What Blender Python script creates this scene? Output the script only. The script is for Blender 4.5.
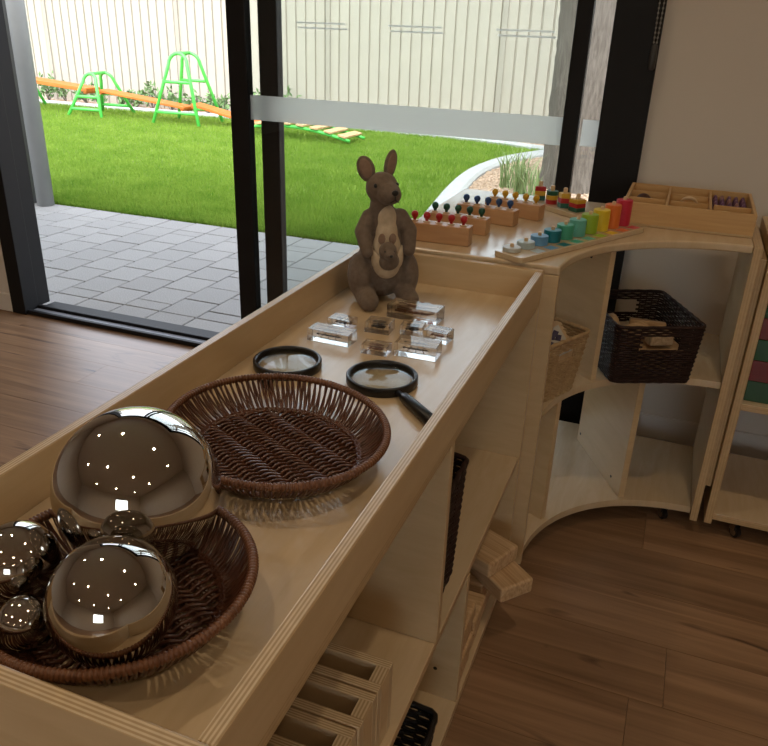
import bpy, bmesh, math, random
import numpy as np
from mathutils import Vector, Matrix
random.seed(7); np.random.seed(7)
PI = math.pi
for o in list(bpy.data.objects): bpy.data.objects.remove(o, do_unlink=True)
scn = bpy.context.scene
COL = scn.collection

# ------------------------------------------------------------------ camera
CAM_Z = 1.225
FPX, YAW, PITCH, ROLL = 760.06, math.radians(-20.41), math.radians(24.73), math.radians(2.03)
_cy, _sy, _cp, _sp = math.cos(YAW), math.sin(YAW), math.cos(PITCH), math.sin(PITCH)
_f = Vector((_sy*_cp, _cy*_cp, -_sp)); _r = Vector((_cy, -_sy, 0)); _u = _r.cross(_f)
_c, _s = math.cos(ROLL), math.sin(ROLL)
CR = _c*_r + _s*_u; CU = -_s*_r + _c*_u
cam = bpy.data.cameras.new('camera'); camo = bpy.data.objects.new('camera', cam); COL.objects.link(camo)
cam.sensor_fit = 'HORIZONTAL'; cam.sensor_width = 36.0; cam.lens = FPX/768*36
cam.clip_start = 0.02; cam.clip_end = 200
camo.matrix_world = Matrix(((CR.x, CU.x, -_f.x, 0), (CR.y, CU.y, -_f.y, 0), (CR.z, CU.z, -_f.z, CAM_Z), (0, 0, 0, 1)))
scn.camera = camo

# ------------------------------------------------------------------ world, sun, exposure
world = bpy.data.worlds.new('sky'); scn.world = world; world.use_nodes = True
wn = world.node_tree.nodes; wl = world.node_tree.links
sky = wn.new('ShaderNodeTexSky'); sky.sky_type = 'NISHITA'; sky.sun_disc = False
sky.sun_elevation = math.radians(58); sky.sun_rotation = math.radians(165); sky.air_density = 1.0; sky.dust_density = 2.0
hz = wn.new('ShaderNodeHueSaturation'); hz.inputs['Saturation'].default_value = 0.38      # hazy, bright overcast-white sky
wl.new(sky.outputs[0], hz.inputs['Color']); wl.new(hz.outputs[0], wn['Background'].inputs[0]); wn['Background'].inputs[1].default_value = 0.92
sun = bpy.data.lights.new('sun', 'SUN'); sun.energy = 1.05; sun.angle = math.radians(0.6); sun.color = (1.0, 0.95, 0.86)
suno = bpy.data.objects.new('sun', sun); COL.objects.link(suno); suno.location = (3, -6, 12)
SUN_D = Vector((-0.14, 0.40, -0.90)).normalized()
suno.rotation_euler = SUN_D.to_track_quat('-Z', 'Y').to_euler()
scn.view_settings.view_transform = 'Standard'; scn.view_settings.look = 'None'
scn.view_settings.gamma = 1; scn.view_settings.use_curve_mapping = False
scn.view_settings.exposure = 0.0

# ------------------------------------------------------------------ materials
MATS = {}
def newmat(name):
    m = bpy.data.materials.new(name); m.use_nodes = True; MATS[name] = m
    nt = m.node_tree; return m, nt, nt.nodes['Principled BSDF']
def N(nt, t, **kw):
    n = nt.nodes.new(t)
    for k, v in kw.items():
        if hasattr(n, k): setattr(n, k, v)
        else: n.inputs[k].default_value = v
    return n
def ramp(nt, stops):
    r = nt.nodes.new('ShaderNodeValToRGB'); e = r.color_ramp.elements
    while len(e) < len(stops): e.new(0.5)
    for i, (p, c) in enumerate(stops):
        e[i].position = p; e[i].color = (*c, 1)
    return r
def plain(name, col, rough=0.5, spec=0.4, noise=0.08, nscale=12, bump=0.0, bscale=60, metallic=0, sheen=0, coat=0):
    m, nt, b = newmat(name)
    tc = N(nt, 'ShaderNodeTexCoord'); nz = N(nt, 'ShaderNodeTexNoise', Scale=nscale, Detail=5)
    nt.links.new(tc.outputs['Object'], nz.inputs['Vector'])
    d = [max(0, c*(1-noise)) for c in col]; l = [min(1, c*(1+noise)) for c in col]
    r = ramp(nt, [(0.3, d), (0.7, l)]); nt.links.new(nz.outputs['Fac'], r.inputs[0]); nt.links.new(r.outputs[0], b.inputs['Base Color'])
    b.inputs['Roughness'].default_value = rough; b.inputs['Specular IOR Level'].default_value = spec; b.inputs['Metallic'].default_value = metallic
    b.inputs['Sheen Weight'].default_value = sheen; b.inputs['Coat Weight'].default_value = coat
    if bump:
        n2 = N(nt, 'ShaderNodeTexNoise', Scale=bscale, Detail=4); nt.links.new(tc.outputs['Object'], n2.inputs['Vector'])
        bp = N(nt, 'ShaderNodeBump', Strength=bump, Distance=0.002); nt.links.new(n2.outputs['Fac'], bp.inputs['Height']); nt.links.new(bp.outputs[0], b.inputs['Normal'])
    return m
def wood(name, c1, c2, stretch=(2, 30, 30), rough=0.4, spec=0.35, rnd=True, scale=1.0, coat=0.0, knots=None, tone=0.0):
    """grain stretched along one axis of the object; colour differs a little from object to object"""
    m, nt, b = newmat(name)
    tc = N(nt, 'ShaderNodeTexCoord'); oi = N(nt, 'ShaderNodeObjectInfo')
    add = N(nt, 'ShaderNodeVectorMath', operation='ADD'); sc = N(nt, 'ShaderNodeVectorMath', operation='SCALE')
    cmb = N(nt, 'ShaderNodeCombineXYZ')
    for i in range(3): nt.links.new(oi.outputs['Random'], cmb.inputs[i])
    nt.links.new(cmb.outputs[0], sc.inputs[0]); sc.inputs['Scale'].default_value = 37.0
    nt.links.new(tc.outputs['Object'], add.inputs[0]); nt.links.new(sc.outputs[0], add.inputs[1])
    mp = N(nt, 'ShaderNodeMapping'); mp.inputs['Scale'].default_value = [s*scale for s in stretch]
    nt.links.new(add.outputs[0], mp.inputs['Vector'])
    n1 = N(nt, 'ShaderNodeTexNoise', Scale=1.0, Detail=6, Roughness=0.6, Distortion=0.6); nt.links.new(mp.outputs[0], n1.inputs['Vector'])
    r = ramp(nt, [(0.28, c1), (0.72, c2)]); nt.links.new(n1.outputs['Fac'], r.inputs[0])
    last = r.outputs[0]
    if tone:
        hsv = N(nt, 'ShaderNodeHueSaturation'); mr = N(nt, 'ShaderNodeMapRange'); mr.inputs[3].default_value = 1-tone; mr.inputs[4].default_value = 1+tone
        nt.links.new(oi.outputs['Random'], mr.inputs[0]); nt.links.new(mr.outputs[0], hsv.inputs['Value']); nt.links.new(last, hsv.inputs['Color']); last = hsv.outputs[0]
    if knots:
        mp2 = N(nt, 'ShaderNodeMapping'); mp2.inputs['Scale'].default_value = knots[0]; nt.links.new(add.outputs[0], mp2.inputs['Vector'])
        n3 = N(nt, 'ShaderNodeTexNoise', Scale=1.0, Detail=3, Distortion=1.2); nt.links.new(mp2.outputs[0], n3.inputs['Vector'])
        r3 = ramp(nt, [(0.27, (1, 1, 1)), (0.36, (0, 0, 0))]); nt.links.new(n3.outputs['Fac'], r3.inputs[0])
        mx = N(nt, 'ShaderNodeMixRGB'); nt.links.new(r3.outputs[0], mx.inputs[0]); nt.links.new(last, mx.inputs[1]); mx.inputs[2].default_value = (*knots[1], 1); last = mx.outputs[0]
    nt.links.new(last, b.inputs['Base Color'])
    bp = N(nt, 'ShaderNodeBump', Strength=0.05, Distance=0.001); nt.links.new(n1.outputs['Fac'], bp.inputs['Height']); nt.links.new(bp.outputs[0], b.inputs['Normal'])
    b.inputs['Roughness'].default_value = rough; b.inputs['Specular IOR Level'].default_value = spec; b.inputs['Coat Weight'].default_value = coat; b.inputs['Coat Roughness'].default_value = 0.25
    return m
def ply_edge(name, axis, light, dark, plies=4):
    m, nt, b = newmat(name)
    tc = N(nt, 'ShaderNodeTexCoord'); sp = N(nt, 'ShaderNodeSeparateXYZ'); nt.links.new(tc.outputs['Generated'], sp.inputs[0])
    mul = N(nt, 'ShaderNodeMath', operation='MULTIPLY'); mul.inputs[1].default_value = plies*2*PI; nt.links.new(sp.outputs[axis], mul.inputs[0])
    sn = N(nt, 'ShaderNodeMath', operation='SINE'); nt.links.new(mul.outputs[0], sn.inputs[0])
    mr = N(nt, 'ShaderNodeMapRange'); mr.inputs[1].default_value = -0.6; mr.inputs[2].default_value = 0.6; nt.links.new(sn.outputs[0], mr.inputs[0])
    nz = N(nt, 'ShaderNodeTexNoise', Scale=90, Detail=3); nt.links.new(tc.outputs['Object'], nz.inputs['Vector'])
    mx = N(nt, 'ShaderNodeMixRGB'); mx.inputs[1].default_value = (*dark, 1); mx.inputs[2].default_value = (*light, 1); nt.links.new(mr.outputs[0], mx.inputs[0])
    m2 = N(nt, 'ShaderNodeMixRGB', blend_type='MULTIPLY'); m2.inputs[0].default_value = 0.25; nt.links.new(mx.outputs[0], m2.inputs[1]); nt.links.new(nz.outputs['Fac'], m2.inputs[2])
    nt.links.new(m2.outputs[0], b.inputs['Base Color']); b.inputs['Roughness'].default_value = 0.32
    return m

BIRCH1, BIRCH2 = (0.56, 0.405, 0.225), (0.64, 0.485, 0.295)
birch = wood('birch', BIRCH1, BIRCH2, (2.2, 2.2, 12), 0.34, 0.4, scale=3, coat=0.15)
birch_y = wood('birch_daylit', (0.555, 0.425, 0.265), (0.635, 0.505, 0.34), (14, 2, 2), 0.26, 0.5, scale=3, coat=0.55)  # same birch, paler and less yellow: cool daylight sheen put into the colour
EDGE = [ply_edge('ply_edge_%d' % i, i, (0.72, 0.58, 0.39), (0.47, 0.33, 0.18)) for i in range(3)]
EDGEP = [ply_edge('ply_edge_plain_%d' % i, i, (0.62, 0.45, 0.25), (0.55, 0.38, 0.20), 3) for i in range(3)]
bamboo = wood('bamboo', (0.50, 0.30, 0.12), (0.62, 0.40, 0.18), (3, 40, 40), 0.4, scale=2)
pine_x = wood('pine', (0.40, 0.24, 0.115), (0.70, 0.51, 0.31), (3, 95, 60), 0.5, 0.3, scale=1.6)
beech = wood('beech', (0.46, 0.25, 0.12), (0.56, 0.33, 0.17), (10, 60, 60), 0.42, 0.35)
pegwood = wood('peg_wood', (0.60, 0.42, 0.24), (0.70, 0.52, 0.33), (60, 60, 10), 0.45)
floor_m = wood('oak_floor', (0.175, 0.10, 0.053), (0.375, 0.23, 0.132), (1.5, 30, 10), 0.34, 0.5, scale=1.0, knots=((2.2, 13, 8), (0.06, 0.03, 0.018)), tone=0.07, coat=0.40)
wall_m = plain('wall_paint', (0.70, 0.645, 0.58), 0.7, 0.2, 0.02, 3, 0.05, 200)
ceil_m = plain('ceiling_paint', (0.72, 0.68, 0.62), 0.8, 0.2, 0.02)
skirt_m = plain('skirting_paint', (0.74, 0.70, 0.65), 0.45, 0.4, 0.02)
black_al = plain('black_aluminium', (0.010, 0.010, 0.011), 0.5, 0.25, 0.1, bump=0.02)
sill_al_lit = plain('sill_aluminium_lit', (0.22, 0.23, 0.25), 0.3, 0.6, 0.05)  # blue-grey over the black sill: sky highlight painted into the colour
black_pl = plain('black_plastic', (0.008, 0.008, 0.009), 0.3, 0.5, 0.05)
steel = plain('mirror_steel', (0.56, 0.53, 0.49), 0.035, 0.5, 0.02, metallic=1.0)
chrome = plain('chrome', (0.5, 0.5, 0.5), 0.2, 0.5, 0.02, metallic=1.0)
wicker = wood('brown_wicker', (0.050, 0.017, 0.009), (0.125, 0.046, 0.023), (40, 40, 40), 0.30, 0.6, scale=2)
wicker_rim = wood('brown_wicker_rim', (0.095, 0.036, 0.017), (0.20, 0.085, 0.040), (40, 40, 40), 0.36, 0.5, scale=2)
darkweave = wood('dark_weave', (0.014, 0.007, 0.006), (0.040, 0.019, 0.015), (50, 50, 50), 0.55, 0.25)
blackweave = plain('black_weave', (0.012, 0.011, 0.011), 0.35, 0.5, 0.2)
tanweave = wood('tan_weave', (0.34, 0.22, 0.11), (0.52, 0.37, 0.20), (60, 60, 60), 0.7, 0.2)
fur = plain('grey_brown_plush', (0.175, 0.135, 0.105), 0.95, 0.05, 0.16, 120, 0.5, 420, sheen=0.12)
fur_l = plain('cream_plush', (0.60, 0.49, 0.35), 0.95, 0.05, 0.08, 120, 0.5, 420, sheen=0.1)
fur_p = plain('ear_plush', (0.27, 0.185, 0.135), 0.95, 0.05, 0.1, 120, 0.4, 420, sheen=0.1)
pebble_m = wood('pebbles', (0.26, 0.17, 0.11), (0.62, 0.47, 0.35), (60, 60, 60), 0.8, 0.2)
soil_m = plain('gravel_ground', (0.40, 0.29, 0.21), 0.9, 0.1, 0.35, 60, 0.8, 60)
concrete = plain('concrete', (0.42, 0.42, 0.41), 0.85, 0.2, 0.06, 14, 0.25, 90)
bark = wood('bark', (0.085, 0.072, 0.06), (0.20, 0.175, 0.15), (50, 50, 7), 0.9, 0.1, scale=1)
leaf_m = plain('leaves', (0.06, 0.12, 0.03), 0.6, 0.3, 0.3, 8)
shrub_m = plain('shrub_leaves', (0.13, 0.22, 0.08), 0.6, 0.3, 0.3, 8)
tuft_m = plain('tuft_blades', (0.22, 0.30, 0.12), 0.6, 0.3, 0.3, 8)
fence_m = plain('cream_steel_fence', (0.40, 0.365, 0.305), 0.55, 0.3, 0.03, 3)
fence_p = plain('fence_post_paint', (0.34, 0.31, 0.26), 0.55, 0.3, 0.03, 3)
trestle_m = plain('green_paint', (0.09, 0.56, 0.09), 0.35, 0.5, 0.03)
orange_m = wood('orange_board', (0.46, 0.115, 0.015), (0.60, 0.17, 0.03), (3, 30, 30), 0.5)
slat_m = wood('slat_board', (0.55, 0.33, 0.16), (0.70, 0.45, 0.25), (30, 3, 30), 0.5)
post_l = plain('light_grey_post', (0.27, 0.275, 0.27), 0.45, 0.4, 0.03)
post_d = plain('dark_grey_post', (0.10, 0.10, 0.10), 0.5, 0.4, 0.03)
soffit_m = plain('soffit_paint', (0.70, 0.69, 0.66), 0.7, 0.2, 0.02)
paper = plain('card_paper', (0.62, 0.60, 0.56), 0.6, 0.2, 0.03)
ink = plain('card_ink', (0.09, 0.08, 0.16), 0.6, 0.2, 0.4, 90)
insect_d = plain('insect_black', (0.008, 0.008, 0.008), 0.3, 0.5, 0.2)
insect_b = plain('insect_brown', (0.14, 0.05, 0.018), 0.35, 0.5, 0.4, 200)
def colour(name, c, rough=0.35): return plain(name, c, rough, 0.45, 0.04, 30)
RED = colour('red_paint', (0.42, 0.012, 0.016)); GRN = colour('dark_green_paint', (0.008, 0.075, 0.045)); BLU = colour('blue_paint', (0.012, 0.055, 0.19)); YEL = colour('yellow_paint', (0.62, 0.36, 0.02))

# paving: concrete with speckle, a little different from piece to piece
def paver_mat():
    m, nt, b = newmat('paver')
    tc = N(nt, 'ShaderNodeTexCoord'); oi = N(nt, 'ShaderNodeObjectInfo')
    n1 = N(nt, 'ShaderNodeTexNoise', Scale=160, Detail=4); nt.links.new(tc.outputs['Object'], n1.inputs['Vector'])
    n2 = N(nt, 'ShaderNodeTexNoise', Scale=6, Detail=3); nt.links.new(tc.outputs['Object'], n2.inputs['Vector'])
    r = ramp(nt, [(0.3, (0.235, 0.23, 0.217)), (0.7, (0.345, 0.337, 0.317))]); nt.links.new(n1.outputs['Fac'], r.inputs[0])
    h = N(nt, 'ShaderNodeHueSaturation'); mr = N(nt, 'ShaderNodeMapRange'); mr.inputs[3].default_value = 0.94; mr.inputs[4].default_value = 1.05
    nt.links.new(oi.outputs['Random'], mr.inputs[0]); nt.links.new(mr.outputs[0], h.inputs['Value']); nt.links.new(r.outputs[0], h.inputs['Color'])
    nt.links.new(h.outputs[0], b.inputs['Base Color']); b.inputs['Roughness'].default_value = 0.85
    bp = N(nt, 'ShaderNodeBump', Strength=0.3, Distance=0.002); nt.links.new(n1.outputs['Fac'], bp.inputs['Height']); nt.links.new(bp.outputs[0], b.inputs['Normal'])
    return m
paver_m = paver_mat()
joint_m = plain('joint_sand', (0.09, 0.088, 0.082), 0.95, 0.1, 0.2, 40)
def grass_mat(name, c1, c2, trans=0.35):
    m, nt, b = newmat(name)
    tc = N(nt, 'ShaderNodeTexCoord'); n1 = N(nt, 'ShaderNodeTexNoise', Scale=2.2, Detail=6, Roughness=0.75); nt.links.new(tc.outputs['Object'], n1.inputs['Vector'])
    n2 = N(nt, 'ShaderNodeTexNoise', Scale=45, Detail=2); nt.links.new(tc.outputs['Object'], n2.inputs['Vector'])
    ad = N(nt, 'ShaderNodeMath', operation='ADD'); nt.links.new(n1.outputs['Fac'], ad.inputs[0]); nt.links.new(n2.outputs['Fac'], ad.inputs[1])
    hf = N(nt, 'ShaderNodeMath', operation='MULTIPLY'); hf.inputs[1].default_value = 0.5; nt.links.new(ad.outputs[0], hf.inputs[0])
    r = ramp(nt, [(0.36, c1), (0.64, c2)]); nt.links.new(hf.outputs[0], r.inputs[0]); nt.links.new(r.outputs[0], b.inputs['Base Color'])
    b.inputs['Roughness'].default_value = 0.6; b.inputs['Specular IOR Level'].default_value = 0.2
    if trans:
        t = N(nt, 'ShaderNodeBsdfTranslucent'); nt.links.new(r.outputs[0], t.inputs[0]); mx = N(nt, 'ShaderNodeMixShader'); mx.inputs[0].default_value = trans
        nt.links.new(b.outputs[0], mx.inputs[1]); nt.links.new(t.outputs[0], mx.inputs[2]); nt.links.new(mx.outputs[0], nt.nodes['Material Output'].inputs[0])
    return m
grass_b = grass_mat('grass_blades', (0.115, 0.245, 0.018), (0.29, 0.41, 0.065))
grass_g = grass_mat('grass_ground', (0.08, 0.15, 0.012), (0.20, 0.28, 0.04), 0)
def pane_mat():
    m, nt, b = newmat('window_glass'); nt.nodes.remove(b)
    t = N(nt, 'ShaderNodeBsdfTransparent'); t.inputs[0].default_value = (0.93, 0.95, 0.94, 1)
    g = N(nt, 'ShaderNodeBsdfGlossy'); g.inputs['Roughness'].default_value = 0.0
    f = N(nt, 'ShaderNodeFresnel'); gm = N(nt, 'ShaderNodeNewGeometry'); io = N(nt, 'ShaderNodeMapRange'); io.inputs[3].default_value = 1.45; io.inputs[4].default_value = 1/1.45
    nt.links.new(gm.outputs['Backfacing'], io.inputs[0]); nt.links.new(io.outputs[0], f.inputs['IOR']); mx = N(nt, 'ShaderNodeMixShader')
    nt.links.new(f.outputs[0], mx.inputs[0]); nt.links.new(t.outputs[0], mx.inputs[1]); nt.links.new(g.outputs[0], mx.inputs[2]); nt.links.new(mx.outputs[0], nt.nodes['Material Output'].inputs[0])
    return m
pane_m = pane_mat()
def vinyl_mat():
    m, nt, b = newmat('frosted_vinyl'); nt.nodes.remove(b)
    t = N(nt, 'ShaderNodeBsdfTransparent'); t.inputs[0].default_value = (0.9, 0.9, 0.9, 1)
    tl = N(nt, 'ShaderNodeBsdfTranslucent'); tl.inputs[0].default_value = (0.74, 0.73, 0.69, 1)
    d = N(nt, 'ShaderNodeBsdfDiffuse'); d.inputs[0].default_value = (0.62, 0.61, 0.57, 1)
    m1 = N(nt, 'ShaderNodeMixShader'); m1.inputs[0].default_value = 0.12; nt.links.new(tl.outputs[0], m1.inputs[1]); nt.links.new(d.outputs[0], m1.inputs[2])
    m2 = N(nt, 'ShaderNodeMixShader'); m2.inputs[0].default_value = 0.74; nt.links.new(t.outputs[0], m2.inputs[1]); nt.links.new(m1.outputs[0], m2.inputs[2])
    nt.links.new(m2.outputs[0], nt.nodes['Material Output'].inputs[0]); return m
vinyl_m = vinyl_mat()
def glass_mat(name, col=(1, 1, 1), ior=1.49, rough=0.0):
    m, nt, b = newmat(name); b.inputs['Base Color'].default_value = (*col, 1); b.inputs['Transmission Weight'].default_value = 1; b.inputs['Roughness'].default_value = rough; b.inputs['IOR'].default_value = ior
    return m
resin_m = glass_mat('clear_resin', (0.99, 0.985, 0.96))
_nt = resin_m.node_tree; _t = N(_nt, 'ShaderNodeBsdfTransparent'); _m = N(_nt, 'ShaderNodeMixShader'); _m.inputs[0].default_value = 0.16
_nt.links.new(_nt.nodes['Principled BSDF'].outputs[0], _m.inputs[1]); _nt.links.new(_t.outputs[0], _m.inputs[2]); _nt.links.new(_m.outputs[0], _nt.nodes['Material Output'].inputs[0])
lens_m = pane_m
def colour_tint(name, c):
    m, nt, b = newmat(name); b.inputs['Base Color'].default_value = (*c, 1); b.inputs['Roughness'].default_value = 0.25; b.inputs['Transmission Weight'].default_value = 0.25
    return m

# ------------------------------------------------------------------ mesh helpers
class MB:
    def __init__(s): s.v = []; s.f = []; s.m = []
    def add(s, vs, fs, mi=0):
        o = len(s.v); s.v.extend([tuple(p) for p in vs]); s.f.extend([tuple(i+o for i in f) for f in fs]); s.m.extend([mi]*len(fs)); return s
    def box(s, x0, x1, y0, y1, z0, z1, mi=0):
        return s.add([(x0,y0,z0),(x1,y0,z0),(x1,y1,z0),(x0,y1,z0),(x0,y0,z1),(x1,y0,z1),(x1,y1,z1),(x0,y1,z1)],
                     [(3,2,1,0),(4,5,6,7),(0,1,5,4),(1,2,6,5),(2,3,7,6),(3,0,4,7)], mi)
    def obox(s, c, size, M, mi=0):
        hx, hy, hz = [k/2 for k in size]; c = Vector(c)
        vs = [c + M @ Vector(p) for p in [(-hx,-hy,-hz),(hx,-hy,-hz),(hx,hy,-hz),(-hx,hy,-hz),(-hx,-hy,hz),(hx,-hy,hz),(hx,hy,hz),(-hx,hy,hz)]]
        return s.add(vs, [(3,2,1,0),(4,5,6,7),(0,1,5,4),(1,2,6,5),(2,3,7,6),(3,0,4,7)], mi)
    def tube(s, pts, r, n=8, closed=False, caps=True, mi=0):
        P = [Vector(p) for p in pts]; k = len(P); R = r if hasattr(r, '__len__') else [r]*k
        T = []
        for i in range(k):
            a = P[(i-1) % k] if (closed or i > 0) else P[i]; b = P[(i+1) % k] if (closed or i < k-1) else P[i]
            t = (b-a); T.append(t.normalized() if t.length > 1e-9 else Vector((0, 0, 1)))
        up = Vector((0, 0, 1)) if abs(T[0].z) < 0.9 else Vector((1, 0, 0))
        u = (up - T[0]*up.dot(T[0])).normalized(); vs = []
        for i in range(k):
            u = (u - T[i]*u.dot(T[i])); u = u.normalized() if u.length > 1e-9 else Vector((1, 0, 0)); w = T[i].cross(u)
            for j in range(n):
                a = 2*PI*j/n; vs.append(P[i] + (u*math.cos(a) + w*math.sin(a))*R[i])
        fs = []
        for i in range(k if closed else k-1):
            for j in range(n):
                fs.append((i*n+j, i*n+(j+1) % n, ((i+1) % k)*n+(j+1) % n, ((i+1) % k)*n+j))
        if caps and not closed: fs += [tuple(range(n))[::-1], tuple(range((k-1)*n, k*n))]
        return s.add(vs, fs, mi)
    def lathe(s, prof, n=24, c=(0, 0, 0), mi=0, caps=True):
        k = len(prof); vs = []
        for r, z in prof:
            for j in range(n):
                a = 2*PI*j/n; vs.append((c[0]+r*math.cos(a), c[1]+r*math.sin(a), c[2]+z))
        fs = [(i*n+j, i*n+(j+1) % n, (i+1)*n+(j+1) % n, (i+1)*n+j) for i in range(k-1) for j in range(n)]
        if caps: fs += [tuple(range(n))[::-1], tuple(range((k-1)*n, k*n))]
        return s.add(vs, fs, mi)
    def ell(s, c, r, nu=16, nv=10, M=None, mi=0):
        c = Vector(c); vs = []; M = M or Matrix.Identity(3)
        for i in range(nv+1):
            t = PI*i/nv
            for j in range(nu):
                a = 2*PI*j/nu; vs.append(c + M @ Vector((r[0]*math.sin(t)*math.cos(a), r[1]*math.sin(t)*math.sin(a), r[2]*math.cos(t))))
        fs = [(i*nu+j, (i+1)*nu+j, (i+1)*nu+(j+1) % nu, i*nu+(j+1) % nu) for i in range(nv) for j in range(nu)]
        return s.add(vs, fs, mi)
    def prism(s, poly, z0, z1, mi=0):
        n = len(poly); vs = [(x, y, z0) for x, y in poly] + [(x, y, z1) for x, y in poly]
        fs = [tuple(range(n))[::-1], tuple(range(n, 2*n))] + [(i, (i+1) % n, n+(i+1) % n, n+i) for i in range(n)]
        return s.add(vs, fs, mi)
    def build(s, name, mats, parent=None, smooth=False, bevel=0, seg=2, off=None, clean=True):
        if off is None: off = OFF.get(parent, (0, 0, 0)) if parent else (0, 0, 0)
        me = bpy.data.meshes.new(name)
        me.from_pydata([(a-off[0], b-off[1], c-off[2]) for a, b, c in s.v], [], s.f)
        mats = mats if isinstance(mats, (list, tuple)) else [mats]
        for m in mats: me.materials.append(m)
        if len(mats) > 1: me.polygons.foreach_set('material_index', s.m)
        if clean:
            bm = bmesh.new(); bm.from_mesh(me); bmesh.ops.remove_doubles(bm, verts=bm.verts, dist=1e-6); bmesh.ops.recalc_face_normals(bm, faces=bm.faces); bm.to_mesh(me); bm.free()
        if smooth: me.polygons.foreach_set('use_smooth', [True]*len(me.polygons))
        o = bpy.data.objects.new(name, me); COL.objects.link(o)
        if parent: o.parent = parent; OFF[o] = off
        if bevel:
            b = o.modifiers.new('bevel', 'BEVEL'); b.width = bevel; b.segments = seg; b.limit_method = 'ANGLE'; b.angle_limit = math.radians(40); b.harden_normals = False
        return o
OFF = {}
def tag(o, label, cat, group=None, kind=None):
    if label: o['label'] = label
    if cat: o['category'] = cat
    if group: o['group'] = group
    if kind: o['kind'] = kind
    return o
def thing(name, label, cat, loc=(0, 0, 0), rotz=0, group=None, kind=None, world=True):
    """Empty at the base of a thing. world=True: its parts are given in world coordinates; else in its own"""
    o = bpy.data.objects.new(name, None); COL.objects.link(o); o.location = loc; o.rotation_euler = (0, 0, rotz); o.empty_display_size = 0.05
    OFF[o] = tuple(loc) if world else (0, 0, 0)
    return tag(o, label, cat, group, kind)
def struct(o): o['kind'] = 'structure'; return o
def board(name, parent, x0, x1, y0, y1, z0, z1, face=None, striped=False, bevel=0.0015):
    """plywood board: veneer on the two big faces, layered edges elsewhere"""
    d = [x1-x0, y1-y0, z1-z0]; ax = d.index(min(d)); mb = MB().box(x0, x1, y0, y1, z0, z1)
    fa = [2, 2, 1, 0, 1, 0]; mb.m = [0 if fa[i] == ax else 1 for i in range(6)]
    return mb.build(name, [face or birch, (EDGE if striped else EDGEP)[ax]], parent, bevel=bevel, clean=False)
def Rz(a): return Matrix.Rotation(a, 3, 'Z')
def Rx(a): return Matrix.Rotation(a, 3, 'X')
def Ry(a): return Matrix.Rotation(a, 3, 'Y')

# ------------------------------------------------------------------ room shell
XL, XR, YB, YW, ZC = -4.6, 3.4, -3.9, 2.40, 2.7     # YW: inner face of the glazed wall
DX0, DX1, DH = -2.640, -0.118, 2.40                  # door opening
fl = struct(MB().box(XL-0.1, XR+0.1, YB-0.1, YW+0.15, -0.12, -0.012).build('floor', floor_m))
plank = MB().box(-0.6, 0.5991, 0, 0.1721, -0.0119, 0).build('floor_plank', floor_m, fl, clean=False)
PM = plank.data; first = True
for k in range(-10, 7):
    y = 1.241+0.173*k; offx = 0.158+0.6 if k == 0 else 0.158+random.uniform(0.1, 1.1)
    for j in range(-5, 3):
        x = offx+1.2*j
        if x-0.6 < XL: continue
        if first: o = plank; first = False
        else: o = bpy.data.objects.new('floor_plank', PM); COL.objects.link(o); o.parent = fl
        o.location = (x, y, 0)
# floor beyond the planks keeps the same boards as material only
MB().box(XL, XR, YB, 1.241-0.173*10-0.001, -0.0119, -0.0003).build('floor_rest', floor_m, fl)['kind'] = 'stuff'
struct(MB().box(XL-0.1, XR+0.1, YB-0.1, YW+0.15, ZC, ZC+0.1).build('ceiling', ceil_m))
wf = MB().box(XL-0.1, DX0, YW, YW+0.15, 0, ZC).box(DX1, XR+0.1, YW, YW+0.15, 0, ZC).box(DX0, DX1, YW, YW+0.15, DH, ZC)
struct(wf.build('wall_front', wall_m, clean=False))
struct(MB().box(XL-0.1, XL, YB, YW, 0, ZC).build('wall_left', wall_m))
struct(MB().box(XR, XR+0.1, YB, YW, 0, ZC).build('wall_right', wall_m))
# wall behind the camera, with a window that shows in the mirror balls
BX0, BX1, BZ0, BZ1 = 0.3, 1.7, 1.0, 2.2
wb = MB().box(XL, BX0, YB-0.12, YB, 0, ZC).box(BX1, XR, YB-0.12, YB, 0, ZC).box(BX0, BX1, YB-0.12, YB, 0, BZ0).box(BX0, BX1, YB-0.12, YB, BZ1, ZC)
struct(wb.build('wall_back', wall_m, clean=False))
w2 = struct(thing('window_2', 'window with white frame in the wall behind the shelves', None, (1.0, YB, BZ0)))
MB().box(BX0, BX1, YB-0.1, YB-0.04, BZ0, BZ0+0.05).box(BX0, BX1, YB-0.1, YB-0.04, BZ1-0.05, BZ1).box(BX0, BX0+0.05, YB-0.1, YB-0.04, BZ0+.05, BZ1-.05).box(BX1-0.05, BX1, YB-0.1, YB-0.04, BZ0+.05, BZ1-.05).box(0.98, 1.02, YB-0.1, YB-0.04, BZ0+.05, BZ1-.05).build('window_frame', skirt_m, w2)
MB().box(BX0+0.05, 0.98, YB-0.075, YB-0.07, BZ0+.05, BZ1-.05).build('pane', pane_m, w2)
MB().box(1.02, BX1-0.05, YB-0.075, YB-0.07, BZ0+.05, BZ1-.05).build('pane', pane_m, w2)
def skirt(name, x0, x1):
    struct(MB().prism([(x0, YW), (x0, YW-0.014), (x1, YW-0.014), (x1, YW)], 0, 0.085).build(name, skirt_m, bevel=0.006))
skirt('baseboard_left', XL, DX0-0.005); skirt('baseboard_right', DX1+0.01, XR)

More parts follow.
